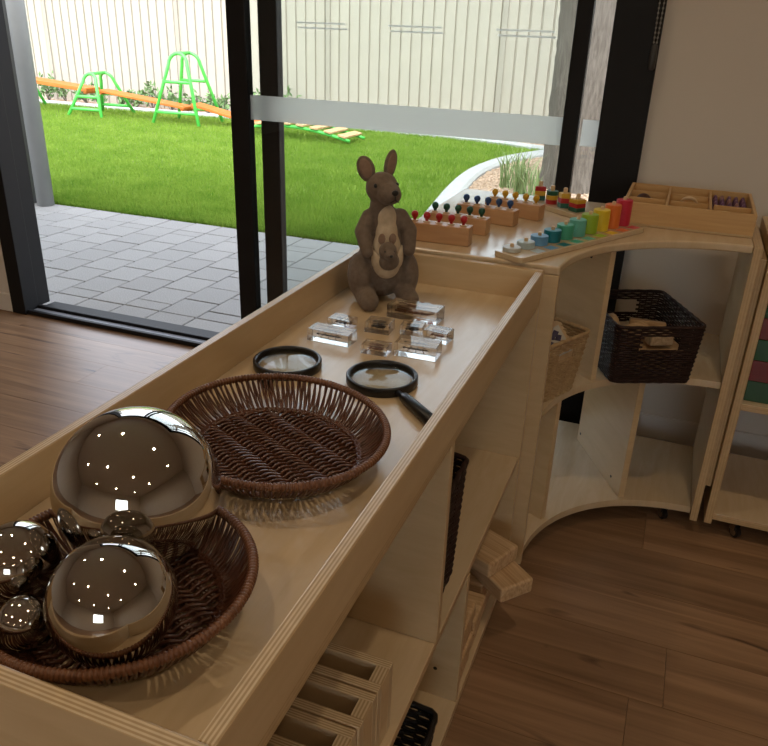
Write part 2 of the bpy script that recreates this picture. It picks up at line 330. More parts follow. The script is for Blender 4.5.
# sliding door: frame, tracks, stiles, panes, frosted vinyl. The left half stands open.
dr = struct(thing('door_1', 'black aluminium sliding door with frosted band across the glass, its left half open', None, ((DX0+DX1)/2, YW, 0)))
def dpart(n, x0, x1, y0, y1, z0, z1, m=black_al, bev=0.003): return MB().box(x0, x1, y0, y1, z0, z1).build(n, m, dr, bevel=bev)
dpart('jamb', -2.66, -2.585, 2.385, 2.465, 0, DH); dpart('jamb', -2.68, -2.622, 2.467, 2.57, 0, DH)
dpart('jamb', -0.247, -0.117, 2.376, 2.56, 0, DH)
dpart('head', -2.612, -0.245, 2.39, 2.56, 2.30, DH)
dpart('sill', -2.585, -0.247, 2.395, 2.415, 0.0, 0.020); dpart('sill_track', -2.585, -0.247, 2.416, 2.455, 0.0, 0.012, sill_al_lit); dpart('sill_track', -2.585, -0.247, 2.456, 2.475, 0.0, 0.024); dpart('sill_track', -2.585, -0.247, 2.476, 2.56, -0.03, 0.010)
# inner leaf (slid to the right) and the fixed leaf behind it
dpart('stile', -1.508, -1.436, 2.418, 2.458, 0.025, 2.30); dpart('stile', -0.358, -0.311, 2.418, 2.458, 0.025, 2.30)
dpart('rail', -1.436, -0.358, 2.422, 2.454, 0.025, 0.10); dpart('rail', -1.436, -0.358, 2.422, 2.454, 2.22, 2.30)
dpart('pane', -1.436, -0.358, 2.435, 2.441, 0.10, 2.22, pane_m, 0)
dpart('stile', -1.422, -1.350, 2.478, 2.518, 0.025, 2.30)
dpart('rail', -1.350, -0.245, 2.482, 2.514, 0.025, 0.10); dpart('rail', -1.350, -0.245, 2.482, 2.514, 2.22, 2.30)
dpart('pane', -1.350, -0.245, 2.495, 2.501, 0.10, 2.22, pane_m, 0)
dpart('frosted_band', -1.436, -0.358, 2.4335, 2.4342, 0.902, 0.984, vinyl_m, 0)
dpart('frosted_band', -0.308, -0.245, 2.4935, 2.4942, 0.898, 0.976, vinyl_m, 0)
for (a, b) in ((-1.253, -1.078), (-0.932, -0.759), (-0.588, -0.414)):
    for (c, d) in ((1.2145, 1.2195), (1.1995, 1.2045)):
        o_ = 0.006 if d < 1.21 else 0
        dpart('frosted_dash', a+o_, b+o_, 2.4335, 2.4342, c, d, vinyl_m, 0)

# blind chain on the right jamb
ch = thing('blind_chain', 'looped bead chain of a roller blind with grey weight, beside the black door jamb', 'blind chain', (-0.128, 2.362, 1.13))
mb = MB()
for sx in (-1, 1):
    for i in range(60):
        z = 1.20+i*0.012; x = -0.128+sx*(0.004+0.004*min(1, i/20))
        mb.ell((x, 2.362, z), (0.0028, 0.0028, 0.0036), 6, 4)
    mb.tube([(-0.128+sx*0.004, 2.362, 1.19), (-0.128+sx*0.008, 2.362, 1.44), (-0.128+sx*0.008, 2.362, 1.92)], 0.0009, 4)
mb.build('bead_loop', plain('bead_chain', (0.35, 0.34, 0.32), 0.4, 0.5), ch, smooth=True)
MB().lathe([(0.004, 0), (0.009, 0.004), (0.010, 0.03), (0.008, 0.062), (0.003, 0.068)], 12, (-0.128, 2.362, 1.130)).build('weight', plain('dark_grey_plastic', (0.05, 0.05, 0.052), 0.4, 0.5), ch, smooth=True)
MB().box(-0.140, -0.116, 2.360, 2.3715, 1.925, 1.955).build('bracket', black_pl, ch)

# ceiling downlights (their lamps show as sparkles in the mirror balls)
dl_can = None
for i, (x, y) in enumerate([(-2.6, 0.9), (-1.2, 0.9), (0.3, 0.9), (1.7, 0.9), (-2.6, -1.0), (-1.0, -0.9), (0.6, -1.0), (2.0, -1.0), (-1.8, -2.7), (0.0, -2.7), (1.8, -2.7)]):
    t = thing('ceiling_downlight', 'round recessed downlight set into the room ceiling', 'ceiling light', (x, y, ZC), group='recessed ceiling downlights', world=False)
    if dl_can is None:
        dl_can = MB().lathe([(0.062, -0.001), (0.062, -0.006), (0.048, -0.008), (0.046, -0.001)], 24).build('trim_ring', chrome, t, smooth=True).data
    else:
        o = bpy.data.objects.new('trim_ring', dl_can); COL.objects.link(o); o.parent = t
    L = bpy.data.lights.new('lamp', 'AREA'); L.shape = 'DISK'; L.size = 0.085; L.energy = 4.0; L.color = (1.0, 0.76, 0.50); L.spread = math.radians(150)
    lo = bpy.data.objects.new('lamp', L); COL.objects.link(lo); lo.parent = t; lo.location = (0, 0, -0.011)

# ------------------------------------------------------------------ outside
GZ = -0.03
pat = struct(MB().box(-5.6, 1.2, 2.56, 4.245, -0.14, GZ-0.006).build('patio', joint_m))
pv = {}
def paver(x, y, w, d):
    key = (round(w, 3), round(d, 3))
    if key not in pv:
        pv[key] = MB().box(-w/2+0.0034, w/2-0.0034, -d/2+0.0034, d/2-0.0034, -0.05, 0).build('paver', paver_m, pat, bevel=0.003, seg=1, clean=False); o = pv[key]
    else:
        o = pv[key].copy(); COL.objects.link(o)
    o.location = (x, y, GZ+random.uniform(-0.0012, 0.0008)); o.rotation_euler = (0, 0, random.uniform(-0.004, 0.004))
PW = 0.2
for i in range(-16, 8):
    x = -2.153+0.1+PW*i - 0.1 + 0.1
    paver(x, 2.655, PW, 0.19)
    paver(x, 4.145, PW, PW)
    y = 2.75; n = 0
    seq = ([0.0975] if i % 2 else []) + [0.195]*6 + ([] if i % 2 else [0.0975])
    seq = seq if i % 2 else [0.195]*6+[0.0975]
    s = 1.295/sum(seq)
    for d in seq:
        paver(x, y+d*s/2, PW, d*s); y += d*s

# lawn with its blades
def spline(pts, n=12):
    out = []; P = [Vector(p) for p in pts]; k = len(P)
    for i in range(k-1):
        p0, p1, p2, p3 = P[max(0, i-1)], P[i], P[i+1], P[min(k-1, i+2)]
        for j in range(n):
            t = j/n; out.append(0.5*((2*p1)+(p2-p0)*t+(2*p0-5*p1+4*p2-p3)*t*t+(-p0+3*p1-3*p2+p3)*t**3))
    out.append(P[-1]); return out
curb_c = spline([(-1.50, 4.30, 0), (-1.56, 5.0, 0), (-1.63, 5.5, 0), (-1.74, 6.3, 0), (-1.80, 7.1, 0), (-1.72, 7.9, 0), (-1.52, 8.5, 0), (-1.28, 8.95, 0)], 8)
back_c = spline([(-11.5, 9.45, 0), (-7, 9.50, 0), (-4.5, 9.50, 0), (-3.4, 9.46, 0), (-2.4, 9.34, 0), (-1.8, 9.15, 0), (-1.35, 8.98, 0)], 8)
lawn_poly = [(-11.5, 4.245), (-1.52, 4.245)] + [(p.x, p.y) for p in curb_c[2:-2]] + [(p.x, p.y) for p in back_c[::-1]]
lawn = tag(MB().prism(lawn_poly, -0.2, GZ-0.012).build('lawn', grass_g), 'green lawn ground between the grey paving and the cream fence', 'lawn', kind='stuff')
def curb_mesh(cl, w, h0, h1):
    mb = MB(); n = len(cl); vs = []
    for i, p in enumerate(cl):
        t = (cl[min(n-1, i+1)]-cl[max(0, i-1)]).normalized(); q = Vector((-t.y, t.x, 0))
        for (a, z) in ((w/2, h0), (w/2, h1-0.02), (w/2-0.025, h1), (-w/2+0.025, h1), (-w/2, h1-0.02), (-w/2, h0)):
            vs.append(p+q*a+Vector((0, 0, z)))
    fs = [(i*6+j, i*6+j+1, (i+1)*6+j+1, (i+1)*6+j) for i in range(n-1) for j in range(5)]
    fs += [tuple(range(6)), tuple(range((n-1)*6, n*6))]
    return mb.add(vs, fs)
tag(curb_mesh(curb_c, 0.17, -0.15, GZ+0.035).build('lawn_edging', concrete), 'curved concrete edging between lawn and pebble bed', 'edging')
tag(curb_mesh(back_c, 0.14, -0.15, GZ+0.03).build('lawn_edging', concrete), 'long pale concrete edging in front of the fence bed', 'edging')
def inside(x, y, poly):
    c = np.zeros(len(x), bool); n = len(poly)
    for i in range(n):
        x1, y1 = poly[i]; x2, y2 = poly[(i+1) % n]
        cond = ((y1 > y) != (y2 > y)) & (x < (x2-x1)*(y-y1)/((y2-y1) if y2 != y1 else 1e-9)+x1)
        c ^= cond
    return c
def blades(name, x, y, h, w, z0, mat, parent=None, lean=0.5):
    n = len(x); a = np.random.uniform(0, 2*PI, n); la = np.random.uniform(0, 2*PI, n); ll = h*np.random.uniform(0.1, lean, n)
    V = np.zeros((n, 3, 3))
    V[:, 0] = np.stack([x-w/2*np.cos(a), y-w/2*np.sin(a), np.full(n, z0)], 1)
    V[:, 1] = np.stack([x+w/2*np.cos(a), y+w/2*np.sin(a), np.full(n, z0)], 1)
    V[:, 2] = np.stack([x+ll*np.cos(la), y+ll*np.sin(la), z0+h], 1)
    me = bpy.data.meshes.new(name); me.vertices.add(3*n); me.vertices.foreach_set('co', V.reshape(-1))
    me.loops.add(3*n); me.loops.foreach_set('vertex_index', np.arange(3*n)); me.polygons.add(n); me.polygons.foreach_set('loop_start', np.arange(n)*3); me.polygons.foreach_set('loop_total', np.full(n, 3))
    me.update(); me.validate(); me.materials.append(mat)
    o = bpy.data.objects.new(name, me); COL.objects.link(o); o.parent = parent; return o
nb = 190000
gy = 4.255+5.2*np.random.power(1.0, nb)**1.5; gx = -1.35-np.random.uniform(0, 1, nb)*(3.6+(gy-4.2)*1.15)
ok = inside(gx, gy, lawn_poly); dcur = np.min(np.stack([np.hypot(gx-p.x, gy-p.y) for p in curb_c[::3]]), 0); ok &= dcur > 0.10
gx, gy = gx[ok], gy[ok]; nb = len(gx)
gr = blades('grass', gx, gy, np.random.uniform(0.022, 0.05, nb), np.random.uniform(0.004, 0.009, nb), GZ-0.012, grass_b)
tag(gr, 'short bright green lawn grass', 'grass', kind='stuff')

# pebble bed right of the edging and along the fence
bed = [(p.x, p.y) for p in curb_c] + [(-1.35, 8.98)] + [(p.x, p.y) for p in back_c[::-1]] + [(-11.5, 10.3), (4.5, 10.3), (4.5, 4.255), (-1.5, 4.255)]
tag(MB().prism(bed, -0.2, GZ-0.006).build('garden_bed', soil_m), 'gravelly garden bed around the tree and along the fence', 'garden bed', kind='stuff')
def pebbles():
    ico = [(0, 0, 1), (0.9, 0, 0.3), (0.28, 0.85, 0.3), (-0.72, 0.52, 0.3), (-0.72, -0.52, 0.3), (0.28, -0.85, 0.3), (0.7, 0.5, -0.4), (-0.3, 0.8, -0.4), (-0.85, 0, -0.4), (-0.3, -0.8, -0.4), (0.7, -0.5, -0.4)]
    icf = [(0, 1, 2), (0, 2, 3), (0, 3, 4), (0, 4, 5), (0, 5, 1), (1, 6, 2), (2, 6, 7), (2, 7, 3), (3, 7, 8), (3, 8, 4), (4, 8, 9), (4, 9, 5), (5, 9, 10), (5, 10, 1), (1, 10, 6)]
    I = np.array(ico); n = 9000
    x = np.concatenate([np.random.uniform(-2.0, 0.6, 7000), np.random.uniform(-9.5, 0.5, 2000)]); y = np.concatenate([np.random.uniform(4.3, 9.0, 7000), np.random.uniform(9.3, 10.0, 2000)])
    ok = inside(x, y, bed); dc = np.min(np.stack([np.hypot(x-p.x, y-p.y) for p in curb_c[::2]+back_c[::4]]), 0); ok &= dc > 0.11
    x, y = x[ok], y[ok]; n = len(x); s = np.random.uniform(0.009, 0.024, n); V = np.zeros((n, 11, 3)); a = np.random.uniform(0, 6.3, n)
    for i in range(11):
        px = I[i, 0]*np.cos(a)-I[i, 1]*np.sin(a); py = I[i, 0]*np.sin(a)+I[i, 1]*np.cos(a)
        V[:, i, 0] = x+px*s*1.2; V[:, i, 1] = y+py*s; V[:, i, 2] = GZ-0.006+(I[i, 2]+0.35)*s*0.6
    F = (np.arange(n)[:, None, None]*11+np.array(icf)[None]).reshape(-1)
    me = bpy.data.meshes.new('pebbles'); me.vertices.add(n*11); me.vertices.foreach_set('co', V.reshape(-1)); nf = len(F)//3
    me.loops.add(nf*3); me.loops.foreach_set('vertex_index', F); me.polygons.add(nf); me.polygons.foreach_set('loop_start', np.arange(nf)*3); me.polygons.foreach_set('loop_total', np.full(nf, 3))
    me.update(); me.materials.append(pebble_m); o = bpy.data.objects.new('pebbles', me); COL.objects.link(o)
    tag(o, 'pale brown pebbles strewn over the garden bed', 'pebbles', kind='stuff')
pebbles()

# fence of ribbed steel sheets between posts
FY = 9.95
fence = thing('fence', 'tall cream ribbed steel fence behind the lawn', 'fence', (-4, FY, GZ))
def fence_sheet(x0, x1):
    pts = []; x = x0; pitch = (x1-x0)/16
    for i in range(16):
        a = x0+i*pitch
        pts += [(a, 0), (a+pitch*0.80, 0), (a+pitch*0.84, 0.022), (a+pitch*0.95, 0.022)]
    pts.append((x1, 0)); vs = []; n = len(pts)
    for (a, d) in pts: vs += [(a, FY+d, GZ), (a, FY+d, 2.35)]
    for (a, d) in pts[::-1]: vs += [(a, FY+d+0.003, GZ), (a, FY+d+0.003, 2.35)]
    m = len(vs)//2
    fs = [(2*i, 2*((i+1) % m), 2*((i+1) % m)+1, 2*i+1) for i in range(m)]
    return MB().add(vs, fs)
px = -14.05
for i in range(8):
    fence_sheet(px+0.03, px+2.32).build('sheet_panel', fence_m, fence)
    MB().box(px-0.03, px+0.03, FY-0.025, FY+0.035, GZ-0.1, 2.42).build('post', fence_p, fence)
    MB().box(px+0.03, px+2.32, FY-0.02, FY+0.03, 2.35, 2.40).build('top_rail', fence_p, fence)
    px += 2.35

# climbing frames
def trestle(cx, cy, w, d, h, dt, rungs, label, rot=0):
    t = thing('climbing_trestle', label, 'trestle', (cx, cy, GZ), rot, world=False)
    for s in (-1, 1):
        rr = w*0.20; wt = rr
        yy = lambda z: s*(dt/2+(d-dt)/2*(1-z/h))
        pts = [(-w/2, yy(0), 0)]+[(rr*math.cos(PI*(1-k/10)), yy(h-rr+rr*math.sin(PI*k/10)), h-rr+rr*math.sin(PI*k/10)) for k in range(11)]+[(w/2, yy(0), 0)]
        MB().tube(pts, 0.021, 10).build('end_frame', trestle_m, t, smooth=True)
        for r in rungs:
            f = 1-r; x = rr+(w/2-rr)*(1-h*r/(h-rr)); y = s*(dt/2+(d-dt)/2*f)
            MB().tube([(-x, y, h*r), (x, y, h*r)], 0.019, 10).build('crossbar', trestle_m, t, smooth=True)
    MB().tube([(0, -dt/2, h), (0, dt/2, h)], 0.021, 10).build('top_bar', trestle_m, t, smooth=True)
    return t
trestle(-7.50, 8.78, 0.52, 0.72, 0.52, 0.30, (0.17, 0.46), 'low green tubular trestle carrying the wide orange boards', 0.05)
trestle(-6.06, 8.70, 0.66, 0.60, 0.83, 0.26, (0.17, 0.60), 'tall green tubular trestle with crossbars at two heights', 0.05)
trestle(-9.22, 8.85, 0.62, 0.80, 0.75, 0.30, (0.17, 0.40), 'green tubular trestle behind the light grey post', 0.05)
def plank_between(name, a, b, w, th, mat, label):
    a, b = Vector(a), Vector(b); d = b-a; t = d.normalized(); q = Vector((0, 0, 1)).cross(t).normalized(); u = t.cross(q)
    M = Matrix((t, q, u)).transposed(); root = thing(name, label, 'plank', tuple((a+b)/2))
    MB().obox((a+b)/2, (d.length, w, th), M).build('board', mat, root, bevel=0.006)
    for e in (0.03, 0.97):
        MB().obox(a+d*e-u*(th/2+0.012), (0.05, w*0.9, 0.024), M).build('cleat', mat, root, bevel=0.003)
plank_between('climbing_plank', (-9.10, 8.85, 0.37), (-7.62, 8.80, 0.275), 0.26, 0.05, orange_m, 'thick orange plank running from the post to the low trestle')
plank_between('climbing_plank', (-7.46, 8.80, 0.275), (-6.02, 8.68, 0.155), 0.22, 0.03, orange_m, 'thin orange plank between the low trestle and the tall trestle')
plank_between('climbing_plank', (-5.95, 8.72, 0.20), (-5.02, 8.74, 0.02), 0.22, 0.035, orange_m, 'orange plank sloping from the tall trestle down to the grass')
lad = thing('arched_ladder', 'low arched ladder with green rails and wooden slats lying on the lawn', 'climbing ladder', (-4.3, 8.7, GZ))
arc = [Vector((-4.95+1.45*t, 8.36-0.10*t, GZ+0.055+0.10*math.sin(PI*min(1, t*0.9+0.1)))) for t in [i/16 for i in range(17)]]
for s in (-1, 1): MB().tube([p+Vector((0.02*s, 0.17*s, -0.02)) for p in arc], 0.018, 8).build('rail', trestle_m, lad, smooth=True)
for i in range(1, 16, 2):
    p = arc[i]; t = (arc[i+1]-arc[i-1]).normalized(); q = Vector((0.1, 1, 0)).normalized(); u = t.cross(q).normalized(); q = u.cross(t)
    MB().obox(p+Vector((0, 0, 0.012)), (0.10, 0.42, 0.022), Matrix((t, q, u)).transposed()).build('slat', slat_m, lad, bevel=0.004)

# veranda posts and roof edge
MBp = MB().lathe([(0.058, 0), (0.058, 2.62)], 20, (-4.17, 4.19, GZ)); 
tag(MBp.build('veranda_post', post_l, smooth=False), 'round light grey veranda post at the edge of the paving', 'post')
for p_ in bpy.data.objects['veranda_post'].data.polygons: p_.use_smooth = len(p_.vertices) == 4
tag(MB().box(-4.41, -4.275, 4.12, 4.24, GZ, 2.59).build('veranda_post', post_d, bevel=0.004), 'square dark grey veranda post beside the round post', 'post')
tag(MB().box(-7.5, 4.5, 2.57, 3.15, 2.62, 2.80).build('veranda_roof', soffit_m), 'flat white veranda roof over the paving', 'roof')

# tree in the pebble bed
tree = thing('tree', 'broad grey-barked tree trunk growing in the pebble bed', 'tree', (-0.86, 6.95, GZ))
mb = MB(); n = 40; rows = 60; vs = []
for i in range(rows+1):
    z = GZ-0.05+3.6*i/rows
    for j in range(n):
        a = 2*PI*j/n; r = 0.295+0.03*math.exp(-i/3)+0.012*math.sin(a*3+z*1.3)+0.009*math.sin(a*9+z*5)+random.uniform(-0.006, 0.006)
        vs.append((-0.86+r*math.cos(a)-0.005*z, 6.95+r*math.sin(a), z))
mb.add(vs, [(i*n+j, i*n+(j+1) % n, (i+1)*n+(j+1) % n, (i+1)*n+j) for i in range(rows) for j in range(n)])
mb.build('trunk', bark, tree, smooth=True)
def crown(c, r, n, mat, name, parent, s=0.09, off=None):
    C = np.array(c); P = np.random.normal(size=(n, 3)); P /= np.linalg.norm(P, axis=1)[:, None]; P = P*(np.random.uniform(0.25, 1, n)**0.5)[:, None]*np.array(r)+C
    mb = MB()
    for p in P:
        u = Vector(np.random.normal(size=3)).normalized(); w = u.orthogonal().normalized(); q = Vector(p); k = s*random.uniform(0.6, 1.2)
        mb.add([q-u*k, q+w*k*0.4, q+u*k, q-w*k*0.4], [(0, 1, 2, 3)])
    o = mb.build(name, mat, parent, clean=False); o['kind'] = 'stuff'; return o
crown((-0.3, 7.7, 5.4), (1.3, 1.0, 1.0), 800, leaf_m, 'crown', tree)
MB().tube([(-0.87, 6.95, 3.4), (-0.9, 7.4, 4.4), (-1.2, 7.7, 5.2)], [0.2, 0.12, 0.04], 8).tube([(-0.87, 6.95, 3.4), (-0.1, 7.3, 4.3), (0.3, 7.6, 5.1)], [0.18, 0.1, 0.04], 8).build('branches', bark, tree, smooth=True)

# grass tufts in the bed, small shrubs along the fence
def tuft(x, y, n, h, label):
    t = thing('grass_tuft', label, 'plant', (x, y, GZ), group='grass tufts in the pebble bed', world=False)
    mb = MB()
    for i in range(n):
        a = random.uniform(0, 2*PI); L = h*random.uniform(0.6, 1.1); sp = random.uniform(0.1, 0.6)*L; b = Vector((random.uniform(-.05, .05), random.uniform(-.05, .05), -0.01))
        d = Vector((math.cos(a), math.sin(a), 0)); q = Vector((-d.y, d.x, 0))*0.006
        p1 = b+d*sp*0.35+Vector((0, 0, L*0.6)); p2 = b+d*sp+Vector((0, 0, L*0.85))
        mb.add([b-q, b+q, p1+q*0.8, p1-q*0.8, p2], [(0, 1, 2, 3), (3, 2, 4)])
    mb.build('blades', tuft_m, t, clean=False)
for (x, y, n, h) in ((-1.22, 6.35, 46, 0.45), (-1.38, 6.55, 30, 0.38), (-1.08, 6.2, 34, 0.36)):
    tuft(x, y, n, h, 'tuft of long thin grass growing in the pebble bed by the tree')
def shrub(x, y, h, n):
    t = thing('shrub', 'small leafy green shrub at the foot of the fence', 'shrub', (x, y, GZ), group='shrubs along the fence', world=False)
    mb = MB(); st = MB()
    for i in range(n):
        a = random.uniform(0, 2*PI); sp = random.uniform(0.05, 0.28); z = h*random.uniform(0.5, 1.0); tip = Vector((sp*math.cos(a), sp*math.sin(a)*0.6, z))
        st.tube([(0, 0, -0.01), tip*0.6, tip], [0.006, 0.004, 0.002], 4)
        for k in range(12):
            c = tip*(0.45+0.6*k/12)+Vector([random.uniform(-0.04, 0.04) for _ in range(3)]); u = Vector(np.random.normal(size=3)).normalized()*0.045; w = u.orthogonal().normalized()*0.016
            mb.add([c-u, c+w, c+u, c-w], [(0, 1, 2, 3)])
    st.build('stems', bark, t); mb.build('foliage', shrub_m, t, clean=False)
for i in range(14): shrub(-9.2+i*0.31+random.uniform(-.02, .02), 9.68+random.uniform(-0.06, 0.06), random.choice((0.22, 0.3, 0.42, 0.26)), random.randint(5, 9))

# ------------------------------------------------------------------ tray-topped shelf
S0, S1, SY0, SY1 = -0.622, -0.222, 0.283, 1.502      # plan
TZ, TF, TH = 0.781, 0.721, 0.0145                    # rim top, tray floor, board thickness
sh = thing('tray_top_shelf', 'long low birch plywood shelf with a raised rim around its tray top', 'shelf', ((S0+S1)/2, (SY0+SY1)/2, 0))
board('rim_board', sh, S0, S0+TH, SY0+TH, SY1-TH, TF-0.03, TZ, striped=True)
board('rim_board', sh, S1-TH, S1, SY0+TH, SY1-TH, TF, TZ, striped=True)
board('end_panel', sh, S0, S1, SY0, SY0+TH, 0.0, TZ, striped=True)
board('end_panel', sh, S0, S1, SY1-TH, SY1, 0.0, TZ+0.002, striped=False)
tray_b = board('tray_floor', sh, S0+TH, S1-0.001, SY0+TH, SY1-TH, TF-0.016, TF, face=birch_y)
board('back_panel', sh, S0, S0+0.012, SY0+TH, SY1-TH, 0.0, TF-0.03)
MSZ, BSZ = 0.350, 0.03
board('shelf_board', sh, S0+0.012, S1-0.003, SY0+TH, SY1-TH, MSZ-0.016, MSZ, face=birch_y)
board('shelf_board', sh, S0+0.012, S1, SY0+TH, SY1-TH, BSZ-0.02, BSZ, face=birch_y)
board('divider', sh, S0+0.012, S1-0.001, 0.876, 0.891, MSZ, TF-0.016)
board('divider', sh, S0+0.012, S1-0.001, 1.066, 1.081, BSZ, MSZ-0.016)
MB().lathe([(0.004, -0.0005), (0.004, 0.0006)], 10, (0, 0, 0)).build('screw_hole', black_pl, sh, off=(0, 0, 0)).matrix_local = Matrix.Translation(Vector((-0.27+0.422, 1.066-0.8925, 0.10))) @ Matrix.Rotation(PI/2, 4, 'X')

# ------------------------------------------------------------------ concave corner shelf
CX, CY, CRAD, CN = 0.200, 1.497, 0.392, 2.12
CXL, CXR, CYF, CYB, CT = -0.585, 0.205, 1.510, 2.245, 0.79
def arc_pt(phi, r=CRAD):
    c, s = math.cos(phi), math.sin(phi); return (CX - r*abs(c)**(2/CN), CY + r*abs(s)**(2/CN))
def corner_poly(inset_l=0.0, inset_r=0.0, back=0.0, recess=0.0):
    pts = [(CXL, CYF+inset_l)]
    for i in range(0, 41):
        x, y = arc_pt(PI/2*i/40, CRAD+recess)
        if y < CYF+inset_l: y = CYF+inset_l
        if x > CXR-inset_r: x = CXR-inset_r
        if pts and (abs(x-pts[-1][0])+abs(y-pts[-1][1])) < 1e-4: continue
        pts.append((x, y))
    pts += [(CXR-inset_r, pts[-1][1]), (CXR-inset_r, CYB-back), (CXL, CYB-back)]
    out = []
    for p in pts:
        if not out or abs(p[0]-out[-1][0])+abs(p[1]-out[-1][1]) > 1e-4: out.append(p)
    return out
cs = thing('corner_shelf', 'birch plywood corner shelf with a concave curved front, in front of the sliding door', 'shelf', (-0.2, 1.85, 0))
MB().prism(corner_poly(0, 0.019, 0.045), CT-0.019, CT).build('top_board', birch_y, cs, bevel=0.005, seg=3)
MB().prism(corner_poly(0.017, 0.0195, 0.002, 0.004), 0.426, 0.444).build('shelf_board', birch_y, cs, bevel=0.004)
MB().prism(corner_poly(0.017, 0.0195, 0.002, 0.004), 0.056, 0.075).build('shelf_board', birch_y, cs, bevel=0.004)
board('end_panel', cs, CXL, -0.192, CYF, CYF+0.017, 0.045, CT-0.019)
board('end_panel', cs, CXR-0.019, CXR, 1.876, CYB, 0.045, CT)
def divider(phi_deg, z0, z1, back_len):
    phi = math.radians(phi_deg); d = Vector((-math.cos(phi), math.sin(phi), 0)); c = Vector((CX, CY, 0)); q = Vector((d.y, -d.x, 0))*0.0085
    a = c+d*(CRAD+0.022); b = c+d*back_len
    poly = [(a+q).xy[:], (b+q).xy[:], (b-q).xy[:], (a-q).xy[:]]
    o = MB().prism(poly, z0, z1).build('divider', birch, cs, bevel=0.0015)
    n = Vector((d.y, -d.x, 0)); s = 1 if n.x < 0 else -1
    for (u, z) in ((0.06, z1-0.03), (0.06, z0+0.03), (0.30, z0+0.03)):
        p = a+d*u+q*s
        MB().tube([p+n*s*0.0002+Vector((0, 0, z)), p+n*s*0.0012+Vector((0, 0, z))], 0.004, 10).build('screw_hole', black_pl, o)
divider(41.5, 0.444, CT-0.019, 0.71); divider(62, 0.075, 0.426, 0.735); divider(26, 0.075, 0.426, 0.735)
board('joining_strip', cs, CXR, CXR+0.016, 1.90, CYB, 0.145, CT-0.03, face=bamboo)
def caster(parent, x, y, ztop, ang):
    R3 = Rz(ang); c = Vector((x, y, 0)); r = 0.0165
    zb = ztop
    t = MB()
    t.obox(c+Vector((0, 0, zb-0.002)), (0.036, 0.032, 0.004), R3)
    for s in (-1, 1): t.obox(c+R3 @ Vector((0.006, s*0.010, 0))+Vector((0, 0, zb-0.018)), (0.020, 0.002, 0.03), R3)
    b = t.build('caster', chrome, parent, bevel=0.0005)
    d = R3 @ Vector((0, 1, 0)); p = c+R3 @ Vector((0.012, 0, 0))+Vector((0, 0, r+0.0008))
    MB().tube([p-d*0.007, p-d*0.0055, p+d*0.0055, p+d*0.007], [r-0.002, r, r, r-0.002], 20).build('wheel', black_pl, b, smooth=False)
    MB().tube([p-d*0.0085, p+d*0.0085], 0.0105, 16).build('hub', chrome, b)
for (x, y, a) in ((0.115, 1.935, -1.0), (0.14, 2.13, 0.3), (-0.28, 1.58, 0.5), (-0.5, 1.6, 0.2), (-0.5, 2.1, 0.7)): caster(cs, x, y, 0.056, a)

# ------------------------------------------------------------------ straight shelf right of the corner shelf
os_ = thing('open_shelf', 'straight birch plywood shelf on casters standing beside the corner shelf end', 'shelf', (0.7, 2.04, 0))
board('end_panel', os_, 0.2225, 0.2415, 1.880, 2.25, 0.045, CT); board('end_panel', os_, 1.15, 1.168, 1.880, 2.25, 0.045, CT)
board('top_board', os_, 0.2415, 1.15, 1.883, 2.20, CT-0.02, CT-0.001, face=birch_y)
board('shelf_board', os_, 0.2415, 1.15, 1.886, 2.25, 0.382, 0.400, face=birch_y)
board('shelf_board', os_, 0.2415, 1.15, 1.886, 2.25, 0.056, 0.075, face=birch_y)
for (x, y, a) in ((0.30, 1.925, -0.9), (1.08, 1.93, 0.4), (0.30, 2.14, 0.4), (1.08, 2.14, 0.2)): caster(os_, x, y, 0.056, a)

